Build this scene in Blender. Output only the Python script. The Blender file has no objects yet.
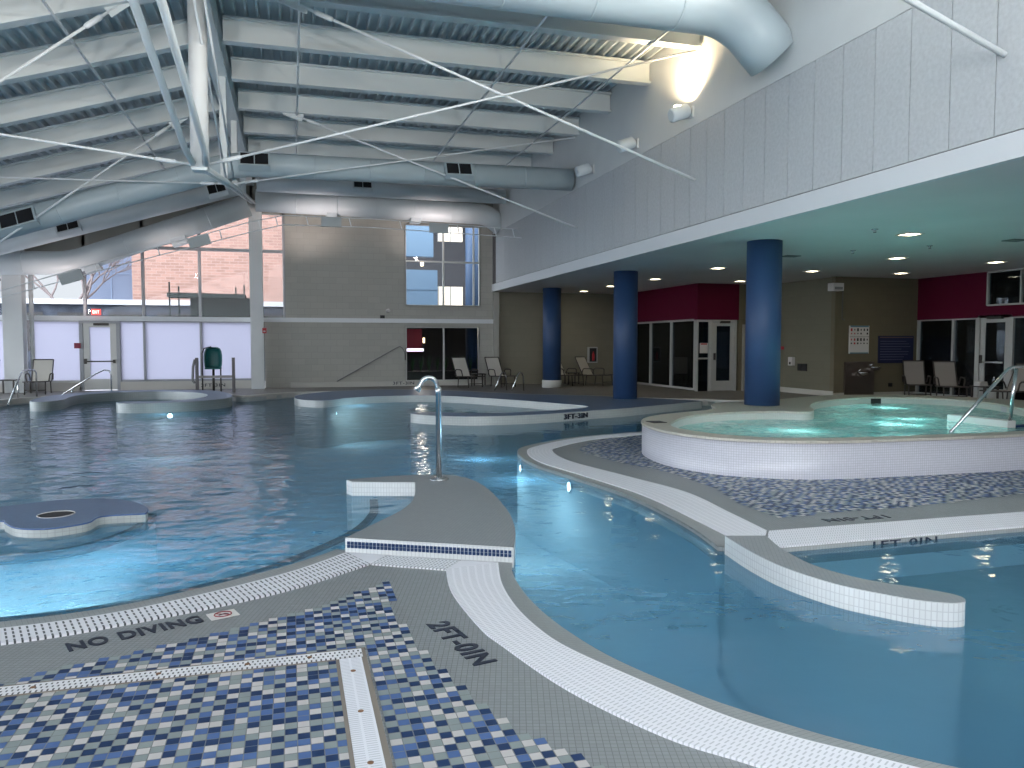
import bpy, bmesh, math, random
from mathutils import Vector, Matrix
from mathutils.geometry import tessellate_polygon
random.seed(7)
C = bpy.context.scene.collection
PI = math.pi

# ------------------------------------------------------------------ helpers
def link(o, parent=None):
    C.objects.link(o)
    if parent is not None:
        o.parent = parent
    return o

def tag(o, label, cat, group=None):
    o['label'] = label; o['category'] = cat
    if group: o['group'] = group
    return o

def struct(o):
    o['kind'] = 'structure'
    return o

def thing(name, label, cat, loc=(0, 0, 0), rz=0, group=None):
    o = bpy.data.objects.new(name, None)
    o.empty_display_size = .1
    o.location = loc; o.rotation_euler = (0, 0, rz)
    link(o)
    return tag(o, label, cat, group)

class MB:
    """collects shapes into one mesh"""
    def __init__(s):
        s.bm = bmesh.new(); s.uv = s.bm.loops.layers.uv.new('UVMap')
    def box(s, x0, x1, y0, y1, z0, z1, mi=0, M=None):
        r = bmesh.ops.create_cube(s.bm, size=1)
        m = Matrix.Translation(((x0+x1)/2, (y0+y1)/2, (z0+z1)/2)) @ Matrix.Diagonal((abs(x1-x0), abs(y1-y0), abs(z1-z0), 1))
        if M is not None: m = M @ m
        bmesh.ops.transform(s.bm, matrix=m, verts=r['verts'])
        for f in {f for v in r['verts'] for f in v.link_faces}: f.material_index = mi
        return s
    def bar(s, a, b, w, h, mi=0, up=(0, 0, 1)):
        a, b = Vector(a), Vector(b); d = b-a; L = d.length; d.normalize()
        u = Vector(up); sx = d.cross(u)
        if sx.length < 1e-4: sx = d.cross(Vector((1, 0, 0)))
        sx.normalize(); uu = sx.cross(d)
        M = Matrix((sx, d, uu)).transposed().to_4x4(); M.translation = (a+b)/2
        return s.box(-w/2, w/2, -L/2, L/2, -h/2, h/2, mi, M)
    def tube(s, pts, r, n=10, mi=0, smooth=True, caps=True):
        pts = [Vector(p) for p in pts]
        rs = r if isinstance(r, (list, tuple)) else [r]*len(pts)
        rings = []; nrm = None
        for i, p in enumerate(pts):
            if i == 0: t = pts[1]-p
            elif i == len(pts)-1: t = p-pts[i-1]
            else: t = (pts[i+1]-p).normalized()+(p-pts[i-1]).normalized()
            t.normalize()
            if nrm is None:
                nrm = t.cross(Vector((0, 0, 1)))
                if nrm.length < 1e-3: nrm = t.cross(Vector((1, 0, 0)))
            nrm = (nrm - t*nrm.dot(t)).normalized(); b = t.cross(nrm)
            k = 1.0
            if 0 < i < len(pts)-1:
                c = (pts[i+1]-p).normalized().dot(t); k = 1/max(c, .5)
            rings.append([s.bm.verts.new(p+(nrm*math.cos(2*PI*j/n)+b*math.sin(2*PI*j/n))*rs[i]*(k if False else 1)) for j in range(n)])
        for a, c in zip(rings, rings[1:]):
            for j in range(n):
                f = s.bm.faces.new((a[j], a[(j+1) % n], c[(j+1) % n], c[j])); f.material_index = mi; f.smooth = smooth
        if caps:
            f = s.bm.faces.new(rings[0][::-1]); f.material_index = mi
            f = s.bm.faces.new(rings[-1]); f.material_index = mi
        return s
    def lathe(s, prof, n=24, M=None, mi=0, smooth=True):
        rings = []
        for r, z in prof:
            ring = []
            for j in range(n):
                p = Vector((r*math.cos(2*PI*j/n), r*math.sin(2*PI*j/n), z))
                ring.append(s.bm.verts.new(M @ p if M is not None else p))
            rings.append(ring)
        for a, c in zip(rings, rings[1:]):
            for j in range(n):
                f = s.bm.faces.new((a[j], a[(j+1) % n], c[(j+1) % n], c[j])); f.material_index = mi; f.smooth = smooth
        f = s.bm.faces.new(rings[0][::-1]); f.material_index = mi
        f = s.bm.faces.new(rings[-1]); f.material_index = mi
        return s
    def quad(s, pts, mi=0, uv=None):
        f = s.bm.faces.new([s.bm.verts.new(p) for p in pts]); f.material_index = mi
        if uv:
            for l, c in zip(f.loops, uv): l[s.uv].uv = c
        return f
    def slab(s, loops, z0, z1, mt=0, ms=1, bottom=False):
        """solid with vertical sides over plan loops (first outer, rest holes)"""
        def area(L): return sum(a[0]*b[1]-b[0]*a[1] for a, b in zip(L, L[1:]+L[:1]))
        loops = [list(L) for L in loops]
        for i, L in enumerate(loops):
            if (area(L) < 0) == (i == 0): L.reverse()
        flat = [p for L in loops for p in L]
        top = [s.bm.verts.new((p[0], p[1], z1)) for p in flat]
        for t in tessellate_polygon([[Vector((p[0], p[1], 0)) for p in L] for L in loops]):
            a, b, c = [flat[i] for i in t]
            cr = (b[0]-a[0])*(c[1]-a[1])-(b[1]-a[1])*(c[0]-a[0])
            if abs(cr) < 1e-9: continue
            t = t if cr > 0 else t[::-1]
            try: f = s.bm.faces.new([top[i] for i in t])
            except ValueError: continue
            f.material_index = mt
            for l in f.loops: l[s.uv].uv = l.vert.co.xy
        k = 0
        for L in loops:
            n = len(L); acc = 0
            bot = [s.bm.verts.new((p[0], p[1], z0)) for p in L]
            for i in range(n):
                j = (i+1) % n
                d = math.dist(L[i], L[j])
                f = s.bm.faces.new((top[k+j], top[k+i], bot[i], bot[j])); f.material_index = ms; f.smooth = True
                for l, c in zip(f.loops, ((acc+d, z1), (acc, z1), (acc, z0), (acc+d, z0))): l[s.uv].uv = c
                acc += d
            k += n
        return s
    def band(s, A, B, z0, z1, n=80, mi=0):
        """strip between two plan curves, uv = metres along, 0..1 across"""
        A = resample(A, n); B = resample(B, n); acc = 0
        vt = []
        for i in range(n):
            if i: acc += (math.dist(A[i], A[i-1])+math.dist(B[i], B[i-1]))/2
            vt.append((s.bm.verts.new((*A[i], z1)), s.bm.verts.new((*B[i], z1)), s.bm.verts.new((*A[i], z0)), s.bm.verts.new((*B[i], z0)), acc))
        for p, q in zip(vt, vt[1:]):
            for ids, vs in (((0, 1, 1, 0), (0, 1, 1, 0)), ((2, 0, 0, 2), (0, 0, 0, 0)), ((1, 3, 3, 1), (1, 1, 1, 1))):
                f = s.bm.faces.new((p[ids[0]], p[ids[1]], q[ids[2]], q[ids[3]])); f.material_index = mi
                for l, c in zip(f.loops, ((p[4], vs[0]), (p[4], vs[1]), (q[4], vs[2]), (q[4], vs[3]))): l[s.uv].uv = c
        bmesh.ops.recalc_face_normals(s.bm, faces=s.bm.faces[:])
        return s
    def build(s, name, mats, parent=None, bevel=0, recalc=True):
        me = bpy.data.meshes.new(name)
        if recalc: bmesh.ops.recalc_face_normals(s.bm, faces=s.bm.faces[:])
        s.bm.to_mesh(me); s.bm.free()
        for m in (mats if isinstance(mats, (list, tuple)) else [mats]): me.materials.append(m)
        o = bpy.data.objects.new(name, me); link(o, parent)
        if bevel:
            b = o.modifiers.new('edge', 'BEVEL'); b.width = bevel; b.segments = 2; b.limit_method = 'ANGLE'; b.angle_limit = math.radians(50)
        return o

def resample(P, n):
    P = [Vector(p[:2]) for p in P]
    L = [0]
    for a, b in zip(P, P[1:]): L.append(L[-1]+(b-a).length)
    out = []; j = 0
    for i in range(n):
        t = L[-1]*i/(n-1)
        while j < len(P)-2 and L[j+1] < t: j += 1
        k = (t-L[j])/max(L[j+1]-L[j], 1e-9)
        out.append(tuple(P[j].lerp(P[j+1], min(k, 1))))
    return out

def smooth(P, closed=False, k=6):
    """Catmull-Rom through plan points"""
    n = len(P); out = []
    g = (lambda i: P[i % n]) if closed else (lambda i: P[max(0, min(n-1, i))])
    for i in range(n if closed else n-1):
        p0, p1, p2, p3 = g(i-1), g(i), g(i+1), g(i+2)
        for j in range(k):
            t = j/k
            out.append(tuple(.5*((2*b)+(-a+c)*t+(2*a-5*b+4*c-d)*t*t+(-a+3*b-3*c+d)*t**3) for a, b, c, d in zip(p0, p1, p2, p3)))
    if not closed: out.append(tuple(P[-1]))
    return out

def copy_tree(o, parent=None):
    c = o.copy(); C.objects.link(c)
    if parent is not None: c.parent = parent
    for ch in list(o.children): copy_tree(ch, c)
    return c

def text(name, body, size, mat, loc, xdir, ydir, parent=None, depth=.002, fat=0.012):
    cu = bpy.data.curves.new(name, 'FONT'); cu.body = body; cu.size = size; cu.extrude = depth; cu.offset = fat*size
    cu.space_character = 1.12
    tmp = bpy.data.objects.new(name+'_tmp', cu); C.objects.link(tmp)
    bpy.context.view_layer.update()
    me = bpy.data.meshes.new_from_object(tmp.evaluated_get(bpy.context.evaluated_depsgraph_get()))
    bpy.data.objects.remove(tmp); bpy.data.curves.remove(cu)
    me.materials.clear(); me.materials.append(mat)
    o = bpy.data.objects.new(name, me); link(o, parent)
    x = Vector(xdir).normalized(); y = Vector(ydir); y = (y-x*y.dot(x)).normalized(); z = x.cross(y)
    M = Matrix((x, y, z)).transposed().to_4x4(); M.translation = Vector(loc)
    o.matrix_local = M
    return o

def text_fit(name, body, width, height, mat, loc, xdir, ydir, parent=None, **k):
    o = text(name, body, 1.0, mat, loc, xdir, ydir, parent, **k)
    xs = [v.co.x for v in o.data.vertices]; ys = [v.co.y for v in o.data.vertices]
    sx = width/(max(xs)-min(xs)); sy = height/(max(ys)-min(ys)); x0 = min(xs); y0 = min(ys)
    for v in o.data.vertices: v.co.x = (v.co.x-x0)*sx; v.co.y = (v.co.y-y0)*sy
    return o

# ------------------------------------------------------------------ materials
def mat(name, col, rough=.5, metal=0, spec=.5, noise=0, nscale=8, bump=0, bscale=60, emit=None, estr=0):
    m = bpy.data.materials.new(name); m.use_nodes = True
    nt = m.node_tree; b = nt.nodes['Principled BSDF']
    b.inputs['Base Color'].default_value = (*col, 1); b.inputs['Roughness'].default_value = rough
    b.inputs['Metallic'].default_value = metal; b.inputs['Specular IOR Level'].default_value = spec
    if emit:
        b.inputs['Emission Color'].default_value = (*emit, 1); b.inputs['Emission Strength'].default_value = estr
    if noise or bump:
        g = nt.nodes.new('ShaderNodeNewGeometry')
    if noise:
        t = nt.nodes.new('ShaderNodeTexNoise'); t.inputs['Scale'].default_value = nscale; t.inputs['Detail'].default_value = 4
        nt.links.new(g.outputs['Position'], t.inputs['Vector'])
        r = nt.nodes.new('ShaderNodeMapRange'); r.inputs['From Min'].default_value = .3; r.inputs['From Max'].default_value = .7
        r.inputs['To Min'].default_value = 1-noise; r.inputs['To Max'].default_value = 1+noise
        nt.links.new(t.outputs['Fac'], r.inputs['Value'])
        h = nt.nodes.new('ShaderNodeHueSaturation'); h.inputs['Color'].default_value = (*col, 1)
        nt.links.new(r.outputs[0], h.inputs['Value']); nt.links.new(h.outputs[0], b.inputs['Base Color'])
    if bump:
        t2 = nt.nodes.new('ShaderNodeTexNoise'); t2.inputs['Scale'].default_value = bscale
        nt.links.new(g.outputs['Position'], t2.inputs['Vector'])
        bp = nt.nodes.new('ShaderNodeBump'); bp.inputs['Strength'].default_value = bump; bp.inputs['Distance'].default_value = .01
        nt.links.new(t2.outputs['Fac'], bp.inputs['Height']); nt.links.new(bp.outputs[0], b.inputs['Normal'])
    return m

def math_node(nt, op, a, b=None):
    n = nt.nodes.new('ShaderNodeMath'); n.operation = op
    for i, v in enumerate((a, b)):
        if v is None: continue
        if isinstance(v, (int, float)): n.inputs[i].default_value = v
        else: nt.links.new(v, n.inputs[i])
    return n.outputs[0]

def mix_col(nt, fac, a, b):
    n = nt.nodes.new('ShaderNodeMix'); n.data_type = 'RGBA'
    if isinstance(fac, (int, float)): n.inputs['Factor'].default_value = fac
    else: nt.links.new(fac, n.inputs['Factor'])
    for k, v in (('A', a), ('B', b)):
        s = [i for i in n.inputs if i.name == k and i.type == 'RGBA'][0]
        if isinstance(v, tuple): s.default_value = (*v, 1)
        else: nt.links.new(v, s)
    return [o for o in n.outputs if o.type == 'RGBA'][0]

def grid_mat(name, col, grout, sx, sy, lw, rough=.4, rot=0, src='UV', axes='xy', var=.06, offset=0, spec=.5):
    """rectangular tiles with grout lines; src UV or world position"""
    m = mat(name, col, rough, spec=spec); nt = m.node_tree; b = nt.nodes['Principled BSDF']
    if src == 'UV':
        v = nt.nodes.new('ShaderNodeTexCoord').outputs['UV']
    else:
        v = nt.nodes.new('ShaderNodeNewGeometry').outputs['Position']
    if rot:
        mp = nt.nodes.new('ShaderNodeMapping'); mp.inputs['Rotation'].default_value = (0, 0, rot)
        nt.links.new(v, mp.inputs['Vector']); v = mp.outputs[0]
    sep = nt.nodes.new('ShaderNodeSeparateXYZ'); nt.links.new(v, sep.inputs[0])
    X = sep.outputs['XYZ'.index(axes[0].upper())]; Y = sep.outputs['XYZ'.index(axes[1].upper())]
    Y = math_node(nt, 'DIVIDE', Y, sy); X = math_node(nt, 'DIVIDE', X, sx)
    if offset:
        row = math_node(nt, 'FLOOR', Y); par = math_node(nt, 'FLOORED_MODULO', row, 2)
        X = math_node(nt, 'ADD', X, math_node(nt, 'MULTIPLY', par, offset))
    fx = math_node(nt, 'FRACT', X); fy = math_node(nt, 'FRACT', Y)
    ln = math_node(nt, 'MAXIMUM', math_node(nt, 'LESS_THAN', fx, lw/sx), math_node(nt, 'LESS_THAN', fy, lw/sy))
    cmb = nt.nodes.new('ShaderNodeCombineXYZ'); nt.links.new(math_node(nt, 'FLOOR', X), cmb.inputs[0]); nt.links.new(math_node(nt, 'FLOOR', Y), cmb.inputs[1])
    wn = nt.nodes.new('ShaderNodeTexWhiteNoise'); nt.links.new(cmb.outputs[0], wn.inputs['Vector'])
    mr = nt.nodes.new('ShaderNodeMapRange'); mr.inputs['To Min'].default_value = 1-var; mr.inputs['To Max'].default_value = 1+var
    nt.links.new(wn.outputs['Value'], mr.inputs['Value'])
    h = nt.nodes.new('ShaderNodeHueSaturation'); h.inputs['Color'].default_value = (*col, 1); nt.links.new(mr.outputs[0], h.inputs['Value'])
    nt.links.new(mix_col(nt, ln, h.outputs[0], grout), b.inputs['Base Color'])
    return m

def slot_mat(name, col, dark, period, duty, rows, across, stagger=.0):
    """white grating bars with dark slots; uv = metres along, 0..1 across"""
    m = mat(name, col, .45); nt = m.node_tree; b = nt.nodes['Principled BSDF']
    sep = nt.nodes.new('ShaderNodeSeparateXYZ'); nt.links.new(nt.nodes.new('ShaderNodeTexCoord').outputs['UV'], sep.inputs[0])
    r = math_node(nt, 'MULTIPLY', sep.outputs[1], rows)
    a = math_node(nt, 'DIVIDE', sep.outputs[0], period)
    if stagger: a = math_node(nt, 'ADD', a, math_node(nt, 'MULTIPLY', math_node(nt, 'FLOOR', r), stagger))
    s = math_node(nt, 'MULTIPLY', math_node(nt, 'LESS_THAN', math_node(nt, 'FRACT', a), duty), math_node(nt, 'LESS_THAN', math_node(nt, 'FRACT', r), across))
    nt.links.new(mix_col(nt, s, col, dark), b.inputs['Base Color'])
    return m

def glass_mat(name, tint=(.9, .93, .95), refl=1.0, ior=1.45):
    m = bpy.data.materials.new(name); m.use_nodes = True; nt = m.node_tree; nt.nodes.clear()
    out = nt.nodes.new('ShaderNodeOutputMaterial'); mx = nt.nodes.new('ShaderNodeMixShader')
    tr = nt.nodes.new('ShaderNodeBsdfTransparent'); tr.inputs[0].default_value = (*tint, 1)
    gl = nt.nodes.new('ShaderNodeBsdfGlossy'); gl.inputs['Roughness'].default_value = .02
    fr = nt.nodes.new('ShaderNodeFresnel'); fr.inputs[0].default_value = ior
    f = math_node(nt, 'MULTIPLY', fr.outputs[0], refl)
    nt.links.new(f, mx.inputs[0]); nt.links.new(tr.outputs[0], mx.inputs[1]); nt.links.new(gl.outputs[0], mx.inputs[2])
    nt.links.new(mx.outputs[0], out.inputs[0])
    return m

def water_mat(name, tint, waves, foam=0, calm=None, foamcol=(.8, .95, .95), body=None, milky=.4):
    """thin water surface: fresnel mirror over a tinted clear layer, rippled by noise bumps"""
    m = bpy.data.materials.new(name); m.use_nodes = True; nt = m.node_tree; nt.nodes.clear()
    out = nt.nodes.new('ShaderNodeOutputMaterial'); mx = nt.nodes.new('ShaderNodeMixShader')
    tr = nt.nodes.new('ShaderNodeBsdfTransparent'); tr.inputs[0].default_value = (*tint, 1)
    gl = nt.nodes.new('ShaderNodeBsdfGlossy'); gl.inputs['Roughness'].default_value = .03
    fr = nt.nodes.new('ShaderNodeFresnel'); fr.inputs[0].default_value = 1.33
    frs = math_node(nt, 'MINIMUM', math_node(nt, 'MULTIPLY', fr.outputs[0], .9), .58)
    g = nt.nodes.new('ShaderNodeNewGeometry')
    hs = []
    for sc, amp, stretch in waves:
        mp = nt.nodes.new('ShaderNodeMapping'); mp.inputs['Scale'].default_value = (stretch, 1, 1)
        mp.inputs['Rotation'].default_value = (0, 0, .25)
        nt.links.new(g.outputs['Position'], mp.inputs['Vector'])
        t = nt.nodes.new('ShaderNodeTexNoise'); t.inputs['Scale'].default_value = sc; t.inputs['Detail'].default_value = 1.5
        t.inputs['Distortion'].default_value = .25
        nt.links.new(mp.outputs[0], t.inputs['Vector'])
        hs.append(math_node(nt, 'MULTIPLY', t.outputs['Fac'], amp))
    h = hs[0]
    for k in hs[1:]: h = math_node(nt, 'ADD', h, k)
    if calm:
        sep = nt.nodes.new('ShaderNodeSeparateXYZ'); nt.links.new(g.outputs['Position'], sep.inputs[0])
        mr = nt.nodes.new('ShaderNodeMapRange'); mr.interpolation_type = 'SMOOTHSTEP'
        for k, v in zip(('From Min', 'From Max', 'To Min', 'To Max'), calm): mr.inputs[k].default_value = v
        # calmer towards the sheltered channel
        k = math_node(nt, 'SUBTRACT', sep.outputs[0], math_node(nt, 'MULTIPLY', sep.outputs[1], .12))
        nt.links.new(k, mr.inputs['Value']); h = math_node(nt, 'MULTIPLY', h, mr.outputs[0])
    bp = nt.nodes.new('ShaderNodeBump'); bp.inputs['Strength'].default_value = 1; bp.inputs['Distance'].default_value = 1
    nt.links.new(h, bp.inputs['Height'])
    nt.links.new(bp.outputs[0], gl.inputs['Normal']); nt.links.new(bp.outputs[0], fr.inputs['Normal'])
    base = tr.outputs[0]
    if body:      # diffuse body colour stands in for light the pool floor scatters back
        bd = nt.nodes.new('ShaderNodeBsdfDiffuse'); bd.inputs[0].default_value = (*body, 1)
        bt = nt.nodes.new('ShaderNodeBsdfTranslucent'); bt.inputs[0].default_value = (*body, 1); b2 = nt.nodes.new('ShaderNodeMixShader'); b2.inputs[0].default_value = .5
        nt.links.new(bd.outputs[0], b2.inputs[1]); nt.links.new(bt.outputs[0], b2.inputs[2])
        bm_ = nt.nodes.new('ShaderNodeMixShader'); bm_.inputs[0].default_value = milky
        nt.links.new(tr.outputs[0], bm_.inputs[1]); nt.links.new(b2.outputs[0], bm_.inputs[2]); base = bm_.outputs[0]
    if foam:
        df = nt.nodes.new('ShaderNodeBsdfDiffuse'); df.inputs[0].default_value = (*foamcol, 1)
        t = nt.nodes.new('ShaderNodeTexNoise'); t.inputs['Scale'].default_value = 2.2; t.inputs['Detail'].default_value = 8; t.inputs['Distortion'].default_value = 1.2
        nt.links.new(g.outputs['Position'], t.inputs['Vector'])
        mr = nt.nodes.new('ShaderNodeMapRange')
        for k, v in zip(('From Min', 'From Max', 'To Min', 'To Max'), (.45, .7, .05, foam)): mr.inputs[k].default_value = v
        nt.links.new(t.outputs['Fac'], mr.inputs['Value'])
        m2 = nt.nodes.new('ShaderNodeMixShader'); nt.links.new(mr.outputs[0], m2.inputs[0])
        nt.links.new(base, m2.inputs[1]); nt.links.new(df.outputs[0], m2.inputs[2]); base = m2.outputs[0]
    nt.links.new(frs, mx.inputs[0]); nt.links.new(base, mx.inputs[1]); nt.links.new(gl.outputs[0], mx.inputs[2])
    nt.links.new(mx.outputs[0], out.inputs[0])
    return m

def translucent_mat(name, col, trans=.75):
    m = bpy.data.materials.new(name); m.use_nodes = True; nt = m.node_tree; nt.nodes.clear()
    out = nt.nodes.new('ShaderNodeOutputMaterial'); mx = nt.nodes.new('ShaderNodeMixShader'); mx.inputs[0].default_value = trans
    d = nt.nodes.new('ShaderNodeBsdfDiffuse'); t = nt.nodes.new('ShaderNodeBsdfTranslucent')
    d.inputs[0].default_value = (*col, 1); t.inputs[0].default_value = (*col, 1)
    nt.links.new(d.outputs[0], mx.inputs[1]); nt.links.new(t.outputs[0], mx.inputs[2]); nt.links.new(mx.outputs[0], out.inputs[0])
    return m

def emit_mat(name, col, s):
    return mat(name, col, .5, emit=col, estr=s)

WHITE = mat('white paint', (.72, .74, .74), .55)
STEEL_W = mat('white painted steel', (.70, .75, .76), .45)
RODM = mat('pale rod paint', (.78, .82, .84), .4)
DECKM = mat('roof deck paint', (.62, .68, .71), .6)
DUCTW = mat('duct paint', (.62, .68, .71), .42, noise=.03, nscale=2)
DUCTB = mat('shade-toned duct paint', (.44, .525, .565), .42, noise=.03, nscale=2)  # duct paint darkened and blued; shade of downward faces in the colour
UPWALL = mat('upper wall paint', (.70, .72, .72), .6, noise=.03, nscale=1.5)
PANEL = mat('grey acoustic panel', (.54, .56, .575), .85, noise=.07, nscale=22, bump=.3, bscale=90)
PANEL_GAP = mat('panel joint', (.16, .15, .15), .9)
FASCIA = mat('fascia paint', (.74, .76, .78), .5)
SOFFIT = mat('soffit paint', (.74, .72, .72), .7, noise=.03, nscale=1)
BLOCK = grid_mat('painted block wall', (.42, .41, .37), (.34, .33, .30), .4, .2, .008, .7, src='POS', axes='xz', var=.035, offset=.5)
WALL2 = mat('warm grey wall', (.40, .39, .35), .7, noise=.03, nscale=2)
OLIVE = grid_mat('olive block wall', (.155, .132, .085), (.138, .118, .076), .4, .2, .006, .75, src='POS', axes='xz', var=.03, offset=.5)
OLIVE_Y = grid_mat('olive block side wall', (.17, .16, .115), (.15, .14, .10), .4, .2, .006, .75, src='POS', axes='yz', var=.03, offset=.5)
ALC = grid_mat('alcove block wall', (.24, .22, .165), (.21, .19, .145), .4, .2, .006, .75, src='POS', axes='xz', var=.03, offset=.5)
MAGENTA = mat('magenta paint', (.105, .004, .024), .7, spec=.15)
BLUECOL = mat('blue column paint', (.024, .060, .150), .5)
COLBASE = mat('column base grey', (.55, .55, .52), .6)
FRAME = mat('aluminium frame', (.52, .52, .50), .4, .3)
FRAMED = mat('dark window bar', (.30, .31, .33), .4, .3)
CHROME = mat('brushed steel', (.62, .63, .65), .22, 1)
DARKM = mat('dark metal', (.05, .045, .04), .4, .4)
BLACK = mat('black', (.012, .012, .014), .5)
NAVYTXT = mat('navy lettering tile', (.018, .025, .045), .45)
GREYT = grid_mat('grey deck tile', (.245, .262, .268), (.145, .155, .16), .026, .026, .003, .5, rot=math.radians(16), src='POS', var=.05)
GREYT2 = grid_mat('grey nosing tile', (.28, .30, .30), (.20, .21, .21), .026, .05, .003, .4, src='UV', var=.05)
GREYTOP = grid_mat('grey coping tile', (.252, .272, .282), (.19, .205, .21), .026, .026, .003, .45, rot=.5, src='POS', var=.04)
FARDECK = grid_mat('far deck tile', (.20, .19, .175), (.15, .145, .135), .1, .1, .006, .5, src='POS', var=.12)
WHTILE = grid_mat('white wall tile', (.58, .58, .64), (.41, .41, .45), .028, .028, .0045, .3, src='UV', var=.03)
WHTILE_S = grid_mat('white pool tile', (.58, .60, .60), (.45, .46, .47), .028, .05, .005, .3, src='UV', var=.03)
BLUETOP = grid_mat('blue coping tile', (.105, .165, .275), (.09, .14, .235), .026, .026, .003, .4, src='POS', var=.08)
RINGSIDE = grid_mat('pale ring tile', (.42, .45, .44), (.34, .36, .36), .05, .05, .005, .35, src='UV', var=.03)
RING_D = grid_mat('shaded ring tile', (.27, .31, .31), (.22, .25, .25), .05, .05, .005, .35, src='UV', var=.03)  # pale ring tile darkened; its backlit shade is put into the colour
BEIGE = grid_mat('beige coping tile', (.46, .44, .38), (.38, .36, .31), .05, .05, .004, .45, src='POS', var=.05)
PLASTER = mat('pool plaster', (.64, .82, .90), .7, noise=.03, nscale=1.5)
PLASTER_G = mat('wading pool plaster', (.20, .27, .28), .7, noise=.03, nscale=1.5)
SPAFLOOR = mat('spa plaster', (.45, .80, .80), .6)
SPAIN = grid_mat('spa inner tile', (.60, .64, .60), (.5, .53, .5), .028, .028, .004, .35, src='UV', var=.03)
T_NAVY = mat('navy tile', (.016, .042, .115), .45, spec=.3)
T_BLUE = mat('blue tile', (.080, .145, .32), .45, spec=.3)
T_GREEN = mat('grey green tile', (.25, .29, .285), .4)
T_WHITE = mat('cream tile', (.54, .515, .50), .4)
T_GROUT = mat('tile grout', (.22, .23, .23), .7)
GRATE_L = slot_mat('white grating with open slots', (.76, .76, .80), (.05, .06, .065), .033, .30, 4, .72)
GRATE_R = slot_mat('white grating', (.80, .80, .84), (.52, .53, .56), .022, .30, 7, .72, .5)
GRATE_M = slot_mat('white cross grating', (.74, .75, .78), (.30, .31, .33), .026, .4, 6, .6)
GRATE_S = slot_mat('white drain grating', (.72, .72, .74), (.09, .09, .10), .022, .36, 3, .55, .5)
GRATE_V = slot_mat('white drain cover', (.78, .79, .84), (.52, .53, .57), .016, .3, 2, .8)
RUST = mat('brown screw', (.20, .10, .05), .5)
GROUTBR = mat('brown drain edge', (.23, .20, .17), .7)
GLASS = glass_mat('clear glass', (.93, .95, .96), .4)
GLASSD = glass_mat('tinted glass', (.42, .47, .52), .8)
FROST = translucent_mat('frosted glass', (.70, .71, .80), .88)
SLING = mat('pale sling fabric', (.62, .59, .53), .8)
SLINGD = mat('taupe sling fabric', (.30, .27, .25), .8)
BRONZE = mat('bronze chair frame', (.06, .05, .045), .45, .3)
TEAL = mat('teal plastic', (.01, .12, .12), .4)
RED = mat('red', (.45, .02, .03), .5)
EXITM = mat('exit sign red', (.8, .03, .03), .4, emit=(1, .08, .06), estr=1.2)
MAROON = mat('maroon sign', (.25, .02, .05), .5)
SIGNW = mat('sign white', (.66, .64, .62), .5)
SIGNB = mat('sign navy', (.012, .016, .06), .5)
SIGNT = mat('sign pale blue', (.12, .25, .32), .5)
STAIN = mat('stainless fountain', (.16, .13, .11), .35, .7)
POOL_WATER = water_mat('pool water', (.66, .83, .89), [(1.8, .034, .8), (4.2, .022, .8), (10, .006, .9)], calm=(.3, 1.9, 1, .22), body=(.165, .43, .66), milky=.45)
SPA_WATER = water_mat('spa water', (.62, .92, .90), [(2.5, .05, 1), (7, .03, 1), (16, .01, 1)], foam=.85, body=(.38, .82, .80), milky=.55)

# ------------------------------------------------------------------ plan curves (metres; X across, Y into the hall, Z up)
NO_L = smooth([(-3.25, 4.9), (-2.3, 4.67), (-1.53, 4.665), (-.9, 4.8), (-.14, 5.26), (.30, 5.66)])
GO_L = smooth([(-3.2, 4.75), (-2.3, 4.53), (-1.49, 4.535), (-.86, 4.67), (-.09, 5.11), (.35, 5.53)])
GI_L = smooth([(-3.1, 4.5), (-2.2, 4.28), (-1.41, 4.30), (-.82, 4.445), (-.09, 4.75), (.485, 5.20)])
NO_R = smooth([(1.43, 5.0), (1.36, 4.74), (1.32, 4.3), (1.34, 3.85), (1.44, 3.35), (1.63, 2.9), (1.765, 2.67), (1.96, 2.4), (2.25, 2.10), (2.6, 1.82), (3.2, 1.55), (4.5, 1.4), (7, 1.4), (12, 1.4)])
GO_R = smooth([(1.327, 4.985), (1.233, 4.542), (1.2, 4.1), (1.225, 3.723), (1.29, 3.45), (1.455, 3.065), (1.64, 2.675), (1.80, 2.45), (1.97, 2.27), (2.13, 2.10), (2.45, 1.8), (3.05, 1.48)])
GI_R = smooth([(.956, 4.927), (.902, 4.468), (.928, 3.878), (.98, 3.603), (1.122, 3.06), (1.338, 2.59), (1.54, 2.336), (1.76, 2.05), (2.1, 1.7), (2.8, 1.3)])
NO_F = smooth([(3.0, 4.97), (3.12, 5.7), (3.16, 6.9), (3.0, 8.05), (2.86, 9.1), (2.95, 10.05), (3.28, 10.68), (4.25, 11.42), (5.55, 11.85)])
GO_F = smooth([(3.285, 4.83), (3.22, 5.1), (3.25, 5.7), (3.29, 6.85), (3.14, 8.0), (2.97, 9.1), (3.07, 9.99), (3.385, 10.55), (4.33, 11.30), (5.6, 11.72)])
GI_F = smooth([(3.612, 5.262), (3.69, 5.95), (3.775, 6.87), (3.6, 7.85), (3.36, 9.1), (3.43, 9.95), (3.68, 10.42), (4.5, 11.08), (5.7, 11.5)])

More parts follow.
